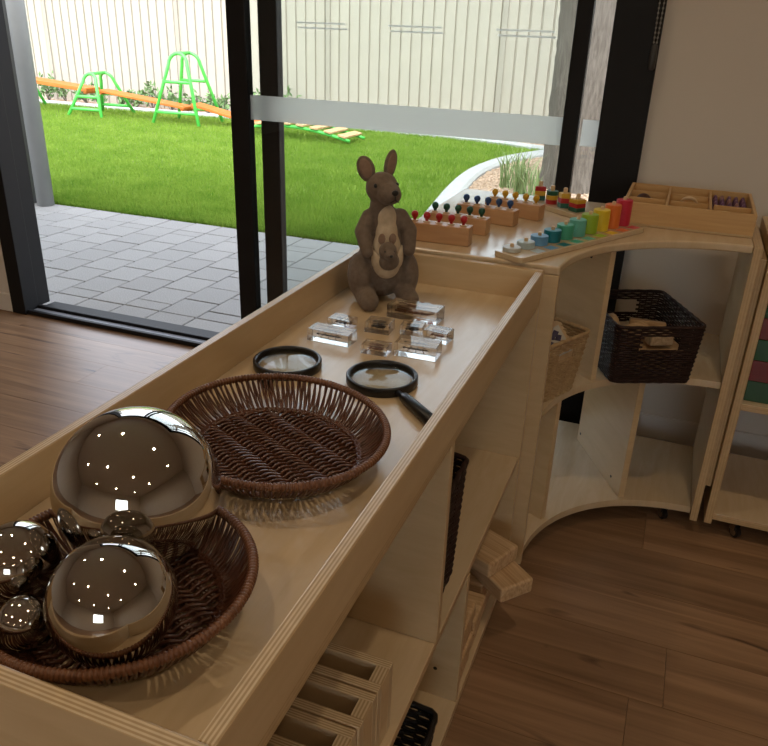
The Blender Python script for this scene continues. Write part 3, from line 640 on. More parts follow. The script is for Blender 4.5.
# ------------------------------------------------------------------ woven baskets
def oval_basket(label, cx, cy, a, b, ang, h, zf):
    t = thing('wicker_basket', label, 'basket', (cx, cy, zf), ang, world=False)
    ba, bb, bz = a*0.70, b*0.70, 0.006
    # base: stakes along the long axis, weavers over and under them
    st = MB(); sp = 0.0205; ns = int(bb/sp)
    for i in range(-ns, ns+1):
        y = i*sp; L = ba*math.sqrt(max(0.0, 1-(y/bb)**2))
        if L > 0.02:
            for e in (-0.0018, 0.0018): st.tube([(-L, y+e, bz), (L, y+e, bz)], 0.0017, 5)
    st.build('base_stakes', wicker, t, smooth=True, clean=False)['kind'] = 'stuff'
    wv = MB(); wp = 0.0043; nw = int(ba/wp)
    for i in range(-nw, nw+1):
        x = i*wp; L = bb*math.sqrt(max(0.0, 1-(x/ba)**2))
        if L < 0.012: continue
        k = max(6, int(2*L/0.0034)); pts = []
        for j in range(k+1):
            y = -L+2*L*j/k
            pts.append((x+0.0024*math.sin(PI*y/sp*1.0+i*PI)+0.0035*math.sin(y*30)+0.0025*math.sin(3*y/sp), y, bz+0.0003+0.0033*math.sin(PI*(y/sp+0.5)+PI*i)))
        wv.tube(pts, 0.0019, 5)
    wv.build('base_weave', wicker, t, smooth=True, clean=False)['kind'] = 'stuff'
    # sides: leaning rods, crossing in two layers
    sd = MB(); nr = 104
    def side(th, u, k):
        r = 0.70+0.29*(u**0.75); rr = r+0.008*k
        return Vector((a*rr*math.cos(th), b*rr*math.sin(th), bz+(h-bz-0.004)*(u**1.45)))
    for i in range(nr):
        for k, tw in ((0, 0.075), (1, 0.015)):
            th = 2*PI*(i+0.5*k)/nr+random.uniform(-0.012, 0.012)
            sd.tube([side(th+tw*(u-0.5)*1.0, u, k-0.5) for u in (0, 0.14, 0.3, 0.5, 0.7, 0.86, 1.0)], 0.00175, 5)
    sd.build('side_rods', wicker, t, smooth=True, clean=False)['kind'] = 'stuff'
    # twining rows round the base and below the rim
    tw = MB()
    for (u, r, ph) in ((0.05, 0.0021, 0), (0.11, 0.0021, PI)):
        n = 260; tw.tube([side(2*PI*i/n, u, 0.9*math.sin(2*PI*i/n*nr/2+ph)*1.3) for i in range(n)], r, 5, closed=True)
    tw.build('twining', wicker, t, smooth=True, clean=False)
    # wrapped rim
    rm = MB(); nb = 190; n = nb*6; pts = []; rad = []
    for i in range(n):
        th = 2*PI*i/n; f = (i % 6)/6; pts.append((a*math.cos(th)*0.985, b*math.sin(th)*0.985, h-0.0045)); rad.append(0.0037+0.0016*abs(math.sin(PI*f))**0.7)
    rm.tube(pts, rad, 9, closed=True); rm.build('rim', wicker_rim, t, smooth=True, clean=False)
    return t
oval_basket('empty oval brown wicker basket on the tray top', -0.417, 0.739, 0.150, 0.135, math.radians(-28), 0.046, TF)
oval_basket('brown wicker basket holding the mirror balls', -0.414, 0.433, 0.127, 0.123, math.radians(-20), 0.048, TF)

# ------------------------------------------------------------------ mirror balls
def ball(label, c, r):
    n = 48; mb = MB().ell(c, (r, r, r), n, 32)
    o = mb.build('mirror_ball', steel, None, smooth=True, off=c); o.location = c
    tag(o, label, 'mirror ball')
ball('largest polished steel mirror ball in the wicker basket', (-0.4325, 0.4955, 0.8115), 0.0780)
ball('second largest mirror ball, resting against the front of the basket', (-0.372, 0.380, 0.7875), 0.0524)
ball('medium mirror ball beside the tray rim, behind the smallest ball', (-0.496, 0.401, 0.772), 0.0366)
ball('smallest mirror ball in the wicker basket', (-0.4485, 0.3555, 0.7565), 0.0229)

# ------------------------------------------------------------------ magnifying glasses
def magnifier(label, cx, cy, r, ang, z, L=0.10):
    t = thing('magnifying_glass', label, 'magnifying glass', (cx, cy, z), ang, world=False)
    MB().lathe([(r-0.0065, 0.001), (r-0.004, 0.0), (r-0.001, 0.0), (r, 0.002), (r, 0.0125), (r-0.0015, 0.014), (r-0.0045, 0.014), (r-0.0065, 0.0125), (r-0.0065, 0.001)], 56, caps=False).build('lens_ring', black_pl, t, smooth=True)
    pr = []; k = 9; R = r-0.0068
    for i in range(k+1): f = i/k; pr.append((max(0.0004, R*f), 0.0075-0.004*(1-f*f)-0.0006))
    for i in range(k, -1, -1): f = i/k; pr.append((max(0.0004, R*f), 0.0075+0.004*(1-f*f)+0.0006))
    MB().lathe(pr, 56).build('lens', lens_m, t, smooth=True)
    MB().tube([(r-0.001, 0, 0.0075), (r+0.012, 0, 0.0075), (r+0.018, 0, 0.0085), (r+0.03, 0, 0.009), (r+L-0.004, 0, 0.0098), (r+L, 0, 0.0098)], [0.0042, 0.0042, 0.0075, 0.0085, 0.0095, 0.0075], 14).build('handle', black_pl, t, smooth=True)
magnifier('black magnifying glass with its handle pointing to the tray rim', -0.372, 0.992, 0.0555, math.radians(-43), TF+0.0004, 0.105)
magnifier('black magnifying glass partly behind the empty wicker basket', -0.530, 0.982, 0.0545, math.radians(-84), TF+0.0004, 0.036)

# ------------------------------------------------------------------ insects in clear resin
def resin(label, cx, cy, l, w, h, ang, kind):
    t = thing('resin_specimen', label, 'specimen block', (cx, cy, TF+0.0004), ang, world=False)
    MB().box(-l/2, l/2, -w/2, w/2, 0, h).build('resin_block', resin_m, t, bevel=0.0012, seg=2)
    z = h*0.52; m = insect_d if kind in ('beetle', 'stick', 'ant') else insect_b; b = MB()
    if kind == 'stick':
        b.ell((0, 0, z), (l*0.30, 0.0016, 0.0016), 10, 6).ell((-l*0.30, 0, z), (0.003, 0.0024, 0.002), 8, 6)
    elif kind == 'ant':
        b.ell((0, 0, z), (0.006, 0.002, 0.002), 10, 6).ell((-0.008, 0, z), (0.003, 0.0022, 0.002), 8, 6).ell((0.008, 0, z), (0.004, 0.003, 0.0026), 8, 6)
    elif kind == 'beetle':
        b.ell((0.002, 0, z), (l*0.24, w*0.23, h*0.17), 14, 8).ell((-l*0.22, 0, z), (l*0.09, w*0.15, h*0.12), 10, 6)
    elif kind == 'scorpion':
        b.ell((0, 0, z), (l*0.16, w*0.13, 0.003), 12, 8); b.tube([(l*0.14, 0, z), (l*0.26, 0.002, z), (l*0.36, 0.006, z+0.002), (l*0.40, 0.003, z+0.004)], [0.0026, 0.002, 0.0016, 0.0008], 6)
        for s in (-1, 1): b.tube([(-l*0.14, s*0.003, z), (-l*0.26, s*0.009, z), (-l*0.36, s*0.006, z)], [0.0013, 0.0018, 0.0024], 6)
    else:
        b.ell((0.004, 0, z), (l*0.22, w*0.14, h*0.12), 12, 8).ell((-l*0.2, 0, z), (l*0.07, w*0.1, h*0.1), 10, 6)
    for i in range(3):
        for s in (-1, 1):
            x = (i-1)*l*0.1; b.tube([(x, 0, z), (x+(i-1)*0.004, s*w*0.22, z+0.001), (x+(i-1)*0.008, s*w*0.36, z-0.003)], 0.0006, 4)
    b.build('insect', m, t, smooth=True)
resin('long clear resin block with a stick-shaped insect, nearest the tray rim', -0.512, 1.112, 0.079, 0.036, 0.0215, math.radians(-2), 'stick')
resin('small clear resin cube with an ant, behind the stick insect block', -0.524, 1.183, 0.046, 0.032, 0.017, math.radians(-5), 'ant')
resin('clear resin block with a dark beetle between the small blocks', -0.455, 1.192, 0.046, 0.036, 0.020, math.radians(3), 'beetle')
resin('small clear resin block with a brown insect, behind the magnifying glass', -0.424, 1.098, 0.046, 0.030, 0.016, math.radians(3), 'bug')
resin('large clear resin block with a brown scorpion at the kangaroo\'s feet', -0.418, 1.282, 0.100, 0.044, 0.026, math.radians(-3), 'scorpion')
resin('small clear resin block with a black beetle, before the scorpion block', -0.397, 1.208, 0.042, 0.034, 0.018, math.radians(6), 'beetle')
resin('small clear resin block with a small brown insect, behind the dark stick-insect block', -0.346, 1.196, 0.046, 0.034, 0.020, math.radians(-6), 'bug')
resin('long clear resin block with a dark caterpillar-like insect, by the right rim', -0.357, 1.118, 0.073, 0.040, 0.024, math.radians(3), 'stick')

# ------------------------------------------------------------------ plush kangaroo with joey
kg = thing('plush_kangaroo', 'grey-brown plush kangaroo with a joey in its cream pouch, standing on the tray', 'plush toy', (-0.514, 1.355, TF+0.0005), math.radians(34), world=False)
def organic(name, mb, mat, parent, vox=0.0028, it=6):
    o = mb.build(name, mat, parent, smooth=True, clean=False)
    r = o.modifiers.new('remesh', 'REMESH'); r.mode = 'VOXEL'; r.voxel_size = vox; r.use_smooth_shade = True
    s = o.modifiers.new('smooth', 'SMOOTH'); s.factor = 0.5; s.iterations = it
    return o
def capsule(mb, pts, rs, k=7, n=14):
    P = [Vector(p) for p in pts]
    for i in range(len(P)-1):
        for j in range(k+(i == len(P)-2)):
            t = j/k; c = P[i].lerp(P[i+1], t); r = rs[i]*(1-t)+rs[i+1]*t; mb.ell(c, (r, r, r), n, 8)
b = MB()
b.ell((0, 0.012, 0.062), (0.057, 0.050, 0.058)).ell((0, 0.008, 0.105), (0.046, 0.041, 0.052)).ell((0, 0.004, 0.150), (0.034, 0.031, 0.040))
capsule(b, [(0, 0.002, 0.160), (-0.009, -0.004, 0.190)], [0.026, 0.022])
b.ell((-0.008, -0.004, 0.2215), (0.0315, 0.032, 0.0300)); b.ell((-0.001, -0.029, 0.2165), (0.0235, 0.027, 0.0215)); b.ell((0.003, -0.043, 0.2155), (0.0175, 0.017, 0.0165))
for s in (-1, 1):
    b.ell((s*0.047, -0.002, 0.052), (0.024, 0.040, 0.046)); capsule(b, [(s*0.043, 0.000, 0.030), (s*0.040, -0.030, 0.019), (s*0.040, -0.062, 0.018)], [0.022, 0.021, 0.0195])
    capsule(b, [(s*0.030, -0.002, 0.166), (s*0.046, -0.014, 0.142), (s*0.043, -0.033, 0.117), (s*0.041, -0.037, 0.109)], [0.0165, 0.0155, 0.0125, 0.0125])
capsule(b, [(0, 0.05, 0.035), (-0.012, 0.072, 0.024), (-0.032, 0.082, 0.018)], [0.028, 0.020, 0.014])
organic('body', b, fur, kg)
# cream bib and belly: a padded panel over the chest
bl = MB()
bl.ell((0.000, -0.019, 0.168), (0.0185, 0.0175, 0.026)).ell((0.000, -0.018, 0.140), (0.022, 0.022, 0.030)).ell((0, -0.022, 0.108), (0.029, 0.0235, 0.040)).ell((0, -0.026, 0.080), (0.028, 0.0235, 0.030))
organic('belly', bl, fur_l, kg)
pc = MB(); vs = []
for i in range(13):
    a = PI*(0.06+0.88*i/12); top = 0.118-0.020*math.sin(a)+(0.010 if i > 8 else 0); 
    for (rr, z) in ((0.0305, top), (0.034, 0.097), (0.033, 0.080), (0.020, 0.066)):
        vs.append((-rr*math.cos(a), -0.026-rr*0.88*math.sin(a), z))
pc.add(vs, [(i*4+j, (i+1)*4+j, (i+1)*4+j+1, i*4+j+1) for i in range(12) for j in range(3)])
po = pc.build('pouch', fur_l, kg, smooth=True); m_ = po.modifiers.new('thick', 'SOLIDIFY'); m_.thickness = 0.004; m_ = po.modifiers.new('sub', 'SUBSURF'); m_.levels = 1; m_.render_levels = 1
def ear(parent, base, tip, w, outm, inm, fwd):
    base, tip = Vector(base), Vector(tip); d = tip-base; L = d.length; t = d.normalized(); f = Vector(fwd); f = (f-t*f.dot(t)).normalized(); s = t.cross(f)
    M = Matrix((s, f, t)).transposed(); e = MB().ell(base+d*0.5, (w, 0.0055, L*0.53), 18, 12, M); o = e.build('ear', outm, parent, smooth=True)
    MB().ell(base+d*0.52+f*0.0038, (w*0.68, 0.0030, L*0.41), 16, 10, M).build('inner_ear', inm, o, smooth=True)
ear(kg, (-0.030, 0.000, 0.234), (-0.046, 0.008, 0.277), 0.0165, fur, fur_p, (-0.25, -1, 0.1)); ear(kg, (0.003, 0.002, 0.238), (0.015, 0.010, 0.288), 0.0140, fur, fur_p, (0.45, -1, 0.05))
for s in (-1, 1): MB().ell((-0.006+s*0.0215, -0.0305+0.004*s, 0.2315), (0.0035, 0.0035, 0.0042), 12, 8).build('eye', black_pl, kg, smooth=True)
MB().ell((0.0045, -0.0588, 0.2225), (0.0068, 0.0045, 0.0055), 14, 8).build('nose', insect_d, kg, smooth=True)
MB().tube([(0.0045, -0.0605, 0.217), (0.0045, -0.0603, 0.2105), (-0.0035, -0.0570, 0.2045)], 0.0011, 6).tube([(0.0045, -0.0603, 0.2105), (0.0125, -0.0560, 0.2045)], 0.0011, 6).build('mouth', insect_d, kg, smooth=True)
jb = MB(); jb.ell((-0.004, -0.052, 0.113), (0.0175, 0.0165, 0.0175)).ell((-0.003, -0.066, 0.108), (0.0115, 0.011, 0.0105)).ell((0.0, -0.046, 0.092), (0.021, 0.015, 0.019))
jy = organic('joey', jb, fur, kg, 0.0022, 4); jy['label'] = 'small grey-brown joey looking out of the pouch'
for s in (-1, 1):
    MB().ell((-0.004+s*0.0088, -0.0660, 0.1155), (0.0017, 0.0017, 0.0020), 8, 6).build('joey_eye', black_pl, jy, smooth=True)
    MB().ell((-0.004+s*0.0105, -0.044, 0.134), (0.0072, 0.003, 0.0105), 12, 8).build('joey_ear', fur_p, jy, smooth=True)
MB().ell((-0.003, -0.0772, 0.1095), (0.0035, 0.0022, 0.0028), 10, 6).build('joey_nose', insect_d, jy, smooth=True)

# ------------------------------------------------------------------ knobbed cylinder blocks on the corner shelf
def knob_block(label, c, ang, L, W, H, mat, grow):
    t = thing('knobbed_cylinder_block', label, 'knob block', (c[0], c[1], CT+0.0004), ang, world=False)
    MB().box(-L/2, L/2, -W/2, W/2, 0, H).build('block', beech, t, bevel=0.002)
    for i in range(5):
        x = -L/2+L*(0.12+0.19*i); f = 1 + grow*(i-2)*0.10
        r = 0.0085*f
        MB().lathe([(r, H+0.0002), (r, H+0.002), (r*0.98, H+0.0025)], 18, (x, 0, 0)).build('cylinder_top', pegwood, t)
        MB().lathe([(0.0034, H+0.0025), (0.0034, H+0.006), (0.0064, H+0.009), (0.0082, H+0.0145), (0.0068, H+0.0195), (0.0036, H+0.022), (0.0004, H+0.0227)], 14, (x, 0, 0)).build('knob', mat, t, smooth=True)
knob_block('wooden block with red-knobbed cylinders, nearest the plush kangaroo', (-0.474, 1.585), math.radians(2), 0.146, 0.038, 0.040, RED, 0)
knob_block('wooden block with dark green-knobbed cylinders behind the red ones', (-0.464, 1.700), math.radians(-4), 0.150, 0.036, 0.037, GRN, 1)
knob_block('wooden block with blue-knobbed cylinders beside the yellow ones', (-0.424, 1.822), math.radians(-8), 0.150, 0.038, 0.037, BLU, 0)
knob_block('wooden block with yellow-knobbed cylinders at the window side', (-0.378, 1.920), math.radians(-13), 0.150, 0.038, 0.037, YEL, -1)

# ------------------------------------------------------------------ rainbow counting board
A_, B_ = Vector((-0.300, 1.542, 0)), Vector((-0.112, 1.900, 0)); U = (B_-A_).normalized(); V = Vector((U.y, -U.x, 0))
cb = thing('counting_board', 'long wooden board with rainbow cylinders of rising height on pegs', 'counting toy', (*((A_+B_)/2+V*0.014).xy, CT+0.0004), math.atan2(U.y, U.x), world=False)
HL = (B_-A_).length/2
def rrect(l0, l1, w0, w1, r, n=5):
    out = []
    for (cx, cy, a0) in ((l1-r, w1-r, 0), (l0+r, w1-r, PI/2), (l0+r, w0+r, PI), (l1-r, w0+r, 1.5*PI)):
        out += [(cx+r*math.cos(a0+PI/2*k/n), cy+r*math.sin(a0+PI/2*k/n)) for k in range(n+1)]
    return out
MB().prism(rrect(-HL-0.028, HL+0.028, -0.036, 0.040, 0.010), 0, 0.0115).build('base', birch_y, cb, bevel=0.0012)
RB = [(0.50, 0.52, 0.50), (0.42, 0.52, 0.54), (0.12, 0.30, 0.52), (0.005, 0.16, 0.20), (0.06, 0.36, 0.23), (0.13, 0.44, 0.36), (0.30, 0.46, 0.03), (0.72, 0.52, 0.03), (0.70, 0.17, 0.03), (0.52, 0.02, 0.05)]
HT = [0.009, 0.014, 0.020, 0.026, 0.0315, 0.037, 0.0425, 0.048, 0.054, 0.060]
for i in range(10):
    x = -HL+2*HL*i/9; y = 0.014; cm = colour('ring_%d' % i, RB[i], 0.4)
    c = MB().lathe([(0.0180, 0.0118), (0.0190, 0.0128), (0.0190, 0.0108+HT[i]), (0.0180, 0.0118+HT[i])], 26, (x, y, 0)).build('cylinder', cm, cb); 
    MB().lathe([(0.0042, 0.0118+HT[i]), (0.0042, 0.0178+HT[i]), (0.003, 0.019+HT[i])], 12, (x, y, 0)).build('peg', pegwood, c)
    if i > 0: MB().box(x-0.013, x+0.013, -0.030, -0.008, 0.01155, 0.0120).build('number_tile', cm, cb)

# ------------------------------------------------------------------ geometric stacker
sA, sB = Vector((-0.345, 2.085, 0)), Vector((-0.232, 1.995, 0)); sU = (sB-sA).normalized()
gs = thing('shape_stacker', 'wooden board of four posts stacked with red, yellow and green shapes', 'stacking toy', (*((sA+sB)/2).xy, CT+0.0004), math.atan2(sU.y, sU.x), world=False)
SH = (sB-sA).length/2
MB().prism(rrect(-SH-0.030, SH+0.032, -0.030, 0.030, 0.006), 0, 0.012).build('base', birch_y, gs, bevel=0.001)
G2 = colour('shape_green', (0.012, 0.10, 0.06)); R2 = colour('shape_red', (0.40, 0.015, 0.02)); Y2 = colour('shape_yellow', (0.60, 0.36, 0.03))
for i, (cols, hh) in enumerate((((G2, Y2, R2), 0.0125), ((R2, Y2, G2), 0.0115), ((G2, R2, Y2), 0.0125), ((G2, R2, Y2), 0.0105))):
    x = -SH+2*SH*i/3; z = 0.0122
    for j, cm in enumerate(cols):
        if i == 0: pr = [(x+0.017*math.cos(a), 0.017*math.sin(a)) for a in [2*PI*k/3+0.4 for k in range(3)]]
        elif i == 1: pr = [(x+0.0155*math.cos(2*PI*k/24), 0.0155*math.sin(2*PI*k/24)) for k in range(24)]
        elif i == 2: pr = [(x+0.017*math.cos(2*PI*k/5), 0.017*math.sin(2*PI*k/5)) for k in range(5)]
        else: pr = [(x+u, v) for u, v in ((-.015, -.015), (.015, -.015), (.015, .015), (-.015, .015))]
        MB().prism(pr, z, z+hh-0.0004).build('shape', cm, gs, bevel=0.0008); z += hh
    MB().lathe([(0.0055, 0.0122), (0.0055, z+0.011), (0.004, z+0.013)], 14, (x, 0, 0)).build('post', pegwood, gs)

# ------------------------------------------------------------------ compartment tray with loose parts
tr = thing('compartment_tray', 'bamboo tray with small compartments on the corner shelf end', 'tray', (0.035, 2.073, CT), 0)
X0, X1, Y0, Y1, TZ0, TZ1 = -0.120, 0.1845, 1.962, 2.245, CT+0.0004, CT+0.056
board('base', tr, X0, X1, Y0, Y1, TZ0, TZ0+0.006, face=bamboo)
for (a, b_, c, d) in ((X0, X1, Y0, Y0+0.008), (X0, X1, Y1-0.008, Y1), (X0, X0+0.008, Y0+.008, Y1-.008), (X1-0.008, X1, Y0+.008, Y1-.008)):
    MB().box(a, b_, c, d, TZ0+0.006, TZ1).build('tray_wall', bamboo, tr, bevel=0.0012)
for k in (1, 2):
    x = X0+(X1-X0)*k/3; MB().box(x-0.003, x+0.003, Y0+.008, Y1-.008, TZ0+.006, TZ1-0.003).build('partition', bamboo, tr, bevel=0.0008)
for k, cols in ((1, 3), (2, 2)):
    y = Y0+(Y1-Y0)*k/3
    for j in range(cols):
        xa = X0+(X1-X0)*j/3+0.008; MB().box(xa, xa+(X1-X0)/3-0.013, y-0.003, y+0.003, TZ0+.006, TZ1-0.004).build('partition', bamboo, tr, bevel=0.0008)
def loose(name, label, cat, mb, mat, group=None): return tag(mb.build(name, mat, None, smooth=True), label, cat, group)
ZT = TZ0+0.0065
wp_ = colour('purple_bead', (0.16, 0.08, 0.17)); wr_ = colour('walnut', (0.06, 0.025, 0.02)); wn_ = pegwood
loose('wooden_ring', 'pale wooden ring leaning in the middle back compartment of the tray', 'ring', MB().tube([(0.033+0.019*math.cos(a), 2.138-0.010*math.sin(a), ZT+0.024+0.019*math.sin(a)) for a in [2*PI*k/28 for k in range(28)]], 0.0042, 8, closed=True), wn_)
loose('walnut_ball', 'dark wooden ball in the left back tray compartment', 'ball', MB().ell((-0.08, 2.135, ZT+0.021), (0.021, 0.019, 0.021), 16, 10), wr_)
loose('walnut_half', 'flat dark wooden disc beside the ball in the tray', 'disc', MB().ell((-0.045, 2.137, ZT+0.013), (0.013, 0.013, 0.013), 14, 8), wr_)
loose('wooden_bead', 'pale wooden bead in the middle left tray compartment', 'bead', MB().ell((-0.052, 2.071, ZT+0.0205), (0.0155, 0.0155, 0.0205), 16, 10), wn_)
loose('golden_bead', 'golden yellow bead in the middle tray compartment', 'bead', MB().ell((0.044, 2.071, ZT+0.0195), (0.0155, 0.0155, 0.0195), 16, 10), YEL)
mauve = colour('mauve_bead', (0.30, 0.17, 0.16))
for i in range(20):
    x = 0.0965+0.0168*(i % 5)+random.uniform(-.0003, .0003); y = 2.078+0.044*(i//5)
    loose('purple_stone', 'dusty purple stone heaped in the right tray compartment', 'stone', MB().ell((x, y, ZT+0.0215), (0.0079, 0.0205, 0.0215), 12, 8), wp_ if i % 4 else mauve, 'purple stones in the tray')

# ------------------------------------------------------------------ rectangular woven crates
def crate(name, label, loc, ang, w, d, h, flare, mat, rows, handle='front', wob=0.0012, cord=0.0042, lean=None, hole=(0.5, 0.72, 0.9), stakes=True):
    """loops of cord round a tapering box with handle slots in the two end walls"""
    t = thing(name, label, 'basket', loc, 0, world=False); t.rotation_euler = lean or (0, 0, ang)
    def ring(f, k, n=112):
        W, D = w*(1-flare*(1-f))/2, d*(1-flare*(1-f))/2; r = 0.018; out = []
        segs = rrect(-W, W, -D, D, r, 4); segs.append(segs[0]); per = [0]
        for a, b in zip(segs, segs[1:]): per.append(per[-1]+math.hypot(b[0]-a[0], b[1]-a[1]))
        j = 0
        for i in range(n):
            s = per[-1]*i/n
            while per[j+1] < s: j += 1
            u = (s-per[j])/(per[j+1]-per[j]+1e-12); x = segs[j][0]*(1-u)+segs[j+1][0]*u; y = segs[j][1]*(1-u)+segs[j+1][1]*u
            q = Vector((x, y)).normalized(); wv = wob*math.sin(PI*i/2+PI*k)
            out.append(Vector((x+q.x*wv, y+q.y*wv, cord+(h-2*cord)*f)))
        return out
    mb = MB()
    for k in range(rows):
        f = k/(rows-1); pts = ring(f, k); slot = hole[1] < f < hole[2]
        if not slot: mb.tube(pts, cord*0.9, 5, closed=True)
        else:
            hw = w*hole[0]*0.5*0.62; run = []
            idx = [i for i, p in enumerate(pts) if not (abs(p.x) < hw and abs(p.y) > d*0.3)]
            start = next(i for i in range(len(pts)) if (i in set(idx)) and ((i-1) % len(pts)) not in set(idx)); S = set(idx); cur = []
            for q in range(len(pts)+1):
                i = (start+q) % len(pts)
                if i in S and q < len(pts): cur.append(pts[i])
                else:
                    if len(cur) > 1: mb.tube(cur, cord*0.9, 5)
                    cur = []
    mb.build('woven_wall', mat, t, smooth=True, clean=False)['kind'] = 'stuff'
    st = MB(); R0, R1 = ring(0, 0, 56), ring(1, 0, 56)
    for a, b in zip(R0, R1):
        if abs(b.x) < w*hole[0]*0.31 and abs(b.y) > d*0.3: c_ = a.lerp(b, hole[1]); st.tube([a, c_], cord*0.5, 4)
        else: st.tube([a, b], cord*0.5, 4)
    st.build('stakes', mat, t, clean=False)['kind'] = 'stuff'
    MB().tube([p+Vector((0, 0, cord*0.9)) for p in ring(1, 0)], cord*1.35, 7, closed=True).build('rim', mat, t, smooth=True, clean=False)
    for s in (-1, 1):
        hw = w*hole[0]*0.33; y = s*d*(1-flare*(1-hole[1]))/2; zz = cord+(h-2*cord)*hole[1]-cord*0.3
        MB().tube([(-hw, y, zz), (hw, y, zz)], cord*1.1, 6).build('handle_edge', mat, t, smooth=True)
    W, D = w*(1-flare)/2, d*(1-flare)/2
    MB().prism(rrect(-W+.003, W-.003, -D+.003, D-.003, 0.016), 0.0005, 0.006).build('base', mat, t)
    return t
SHZ = 0.444
crate('woven_crate', 'dark brown woven crate holding wooden pieces, on the upper corner shelf', (-0.030, 1.925, SHZ+0.0004), math.radians(25), 0.216, 0.272, 0.150, 0.08, darkweave, 25, cord=0.0030, hole=(0.62, 0.60, 0.84))
M13 = Rz(math.radians(25)); cc = Vector((-0.030, 1.925, SHZ+0.0068))
loose('wooden_peg_doll', 'pale round-ended wooden piece standing in the dark crate', 'wooden piece', MB().tube([cc+M13 @ Vector(p) for p in ((-0.066, 0.02, 0.0), (-0.066, 0.02, 0.100), (-0.063, 0.021, 0.113), (-0.059, 0.022, 0.119))], [0.020, 0.020, 0.016, 0.005], 18), pegwood)
for (x, y, a, sz, tilt, lab) in ((-0.020, -0.035, 0.5, (0.085, 0.045, 0.030), 0.35, 'wooden block tilted against the front of the dark crate'), (0.035, 0.03, -0.4, (0.09, 0.05, 0.028), -0.25, 'wooden block lying deep in the dark crate'), (0.02, -0.08, 0.1, (0.06, 0.035, 0.03), 0.0, 'small wooden block seen through the dark crate handle')):
    z = 0.09 if tilt > 0.3 else (0.085 if tilt else 0.0962); c0 = cc+M13 @ Vector((x, y, z))
    tag(MB().obox(c0, sz, M13 @ Rz(a) @ Rx(tilt)).build('wooden_block', pine_x, None, bevel=0.003), lab, 'wooden block')
tag(MB().obox(cc+M13 @ Vector((0.025, 0.0, 0.036)), (0.12, 0.20, 0.07), M13).build('wooden_block', pine_x, None, bevel=0.004), 'big wooden block at the bottom of the dark crate', 'wooden block')

ang_t = math.radians(63)
crate('woven_basket', 'natural tan seagrass basket with cards, on the upper corner shelf', (-0.252, 1.672, SHZ+0.0004), ang_t, 0.170, 0.195, 0.150, 0.16, tanweave, 21, cord=0.0036, hole=(0.55, 0.66, 0.84), wob=0.0018)
ct = Vector((-0.252, 1.672, SHZ)); MT = Rz(ang_t)
card = thing('picture_card', 'wooden picture card with dark print standing in the tan basket', 'card', tuple(ct+Vector((0, 0, 0.006))))
_n = Vector((0.10, -0.80, 0.60)).normalized(); _x = Vector((0, 0, 1)).cross(-_n).normalized() * -1; _z = _n.cross(_x) * -1
MC = Matrix((_x, -_n, _z)).transposed() @ Ry(0.6)
pcen = Vector((-0.206, 1.712, 0.548))
MB().obox(pcen, (0.07, 0.006, 0.095), MC).build('card_board', pegwood, card, bevel=0.001)
MB().obox(pcen+MC @ Vector((0, -0.0034, 0)), (0.052, 0.0006, 0.070), MC).build('picture', paper, card)
mb = MB()
for k in range(6): mb.obox(pcen+MC @ Vector((random.uniform(-.016, .016), -0.0040, random.uniform(-.024, .024))), (0.013, 0.0005, 0.015), MC @ Ry(random.uniform(0, 3)))
mb.build('print', ink, card)
tag(MB().obox(ct+MT @ Vector((-0.02, 0.03, 0.055)), (0.06, 0.05, 0.096), MT @ Rx(0.1)).build('wooden_block', pine_x, None, bevel=0.003), 'wooden block standing behind the card in the tan basket', 'wooden block')

# upper bay of the tray shelf: dark basket leaning behind the divider
crate('woven_crate', 'dark brown woven crate tucked behind the divider of the tray-topped shelf', (-0.387, 0.981, MSZ+0.0004), 0, 0.290, 0.168, 0.228, 0.06, darkweave, 34, cord=0.0034)
# lower bay: black basket
crate('plastic_basket', 'black lattice basket on the bottom board of the tray-topped shelf', (-0.378, 0.762, BSZ+0.0004), 0, 0.315, 0.30, 0.135, 0.06, blackweave, 13, cord=0.0042)

# hollow wooden blocks on the shelf board
for i, y in enumerate((0.680, 0.622, 0.564, 0.506)):
    t = thing('hollow_block', ['hollow plywood block farthest from the shelf end, beside the divider', 'hollow plywood block second from the divider', 'hollow plywood block third from the divider', 'hollow plywood block fourth from the divider'][i], 'hollow block', (-0.33, y, MSZ+0.0004), group='hollow blocks on the shelf')
    x0, x1 = -0.425, -0.236+(-0.003 if i == 2 else 0); y0, y1 = y-0.0275, y+0.0275; z0, z1 = MSZ+0.0004, MSZ+0.117
    for (a, b_, c, d) in ((x0, x1, y0, y0+0.0135), (x0, x1, y1-0.0135, y1)): board('side', t, a, b_, c, d, z0, z1, striped=True, bevel=0.0012)
    for (a, b_) in ((x0, x0+0.018), (x1-0.018, x1)): board('end', t, a, b_, y0+0.0136, y1-0.0136, z0, z1-0.0002, striped=True, bevel=0.0006)

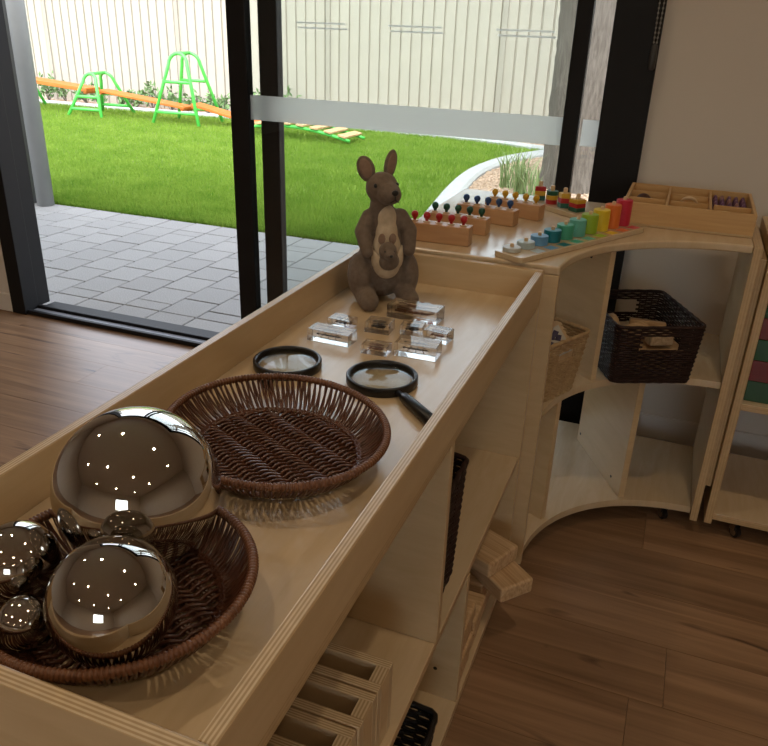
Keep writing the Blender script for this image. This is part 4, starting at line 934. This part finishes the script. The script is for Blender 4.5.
# pine building blocks in the lower far bay
I3 = Matrix.Identity(3)
def pblock(label, c, size, M):
    o = MB().obox((0, 0, 0), size, I3).build('building_block', pine_x, None, bevel=0.006, seg=3); o.matrix_world = Matrix.Translation(Vector(c)) @ M.to_4x4()
    tag(o, label, 'building block', 'pine building blocks in the lower bay')
I3 = Matrix.Identity(3); lev = ['bottom of', 'second from the bottom of', 'third from the bottom of', 'topmost of']
for j in range(4):
    pblock('pine building block, %s the stack beside the lower divider' % lev[j], (-0.332+0.004*(j % 2), 1.139, BSZ+0.0004+0.0391*(j+0.5)), (0.205, 0.092, 0.0385), I3)
for j in range(2):
    pblock('pine building block, %s the low stack in the middle of the bay' % ('bottom of', 'top of')[j], (-0.335+0.006*j, 1.243, BSZ+0.0004+0.0441*(j+0.5)), (0.205, 0.092, 0.0435), I3)
    pblock('pine building block, %s the low stack nearest the shelf end' % ('bottom of', 'top of')[j], (-0.338-0.004*j, 1.372, BSZ+0.0004+0.0441*(j+0.5)), (0.205, 0.12, 0.0435), I3)
def pblock_end(label, e0, e1, ztop, L, th=0.0385):
    e0, e1 = Vector((*e0, 0)), Vector((*e1, 0)); w = (e1-e0); d = Vector((-w.y, w.x, 0)).normalized(); c = (e0+e1)/2+d*L/2; c.z = ztop-th/2
    t = -d; M = Matrix((t, Vector((0, 0, 1)).cross(t), Vector((0, 0, 1)))).transposed(); pblock(label, c, (L, w.length, th), M)
pblock_end('pine building block jutting farthest out of the shelf over the floor', (-0.192, 1.268), (-0.137, 1.333), 0.1580, 0.235)
pblock_end('pine building block lying across the jutting block', (-0.226, 1.288), (-0.184, 1.380), 0.1975, 0.20)

# translucent coloured blocks on the straight shelf
TR_, TG_ = colour_tint('clear_red', (0.20, 0.015, 0.012)), colour_tint('clear_green', (0.02, 0.10, 0.03))
names = ['bottom', 'second', 'third', 'fourth', 'top']
for col in range(3):
    for r in range(5):
        m_, nm = (TG_, 'green') if (r+col) % 2 == 0 else (TR_, 'red')
        x = 0.275+col*0.064; z = 0.4004+r*0.0545
        tag(MB().box(x-0.03, x+0.03, 1.91, 2.00, z, z+0.0538).build('coloured_block', m_, None, bevel=0.002), '%s block, %s layer, %s column from the shelf end' % (nm, names[r], ['first', 'second', 'third'][col]), 'toy block', 'coloured blocks stacked on the straight shelf')
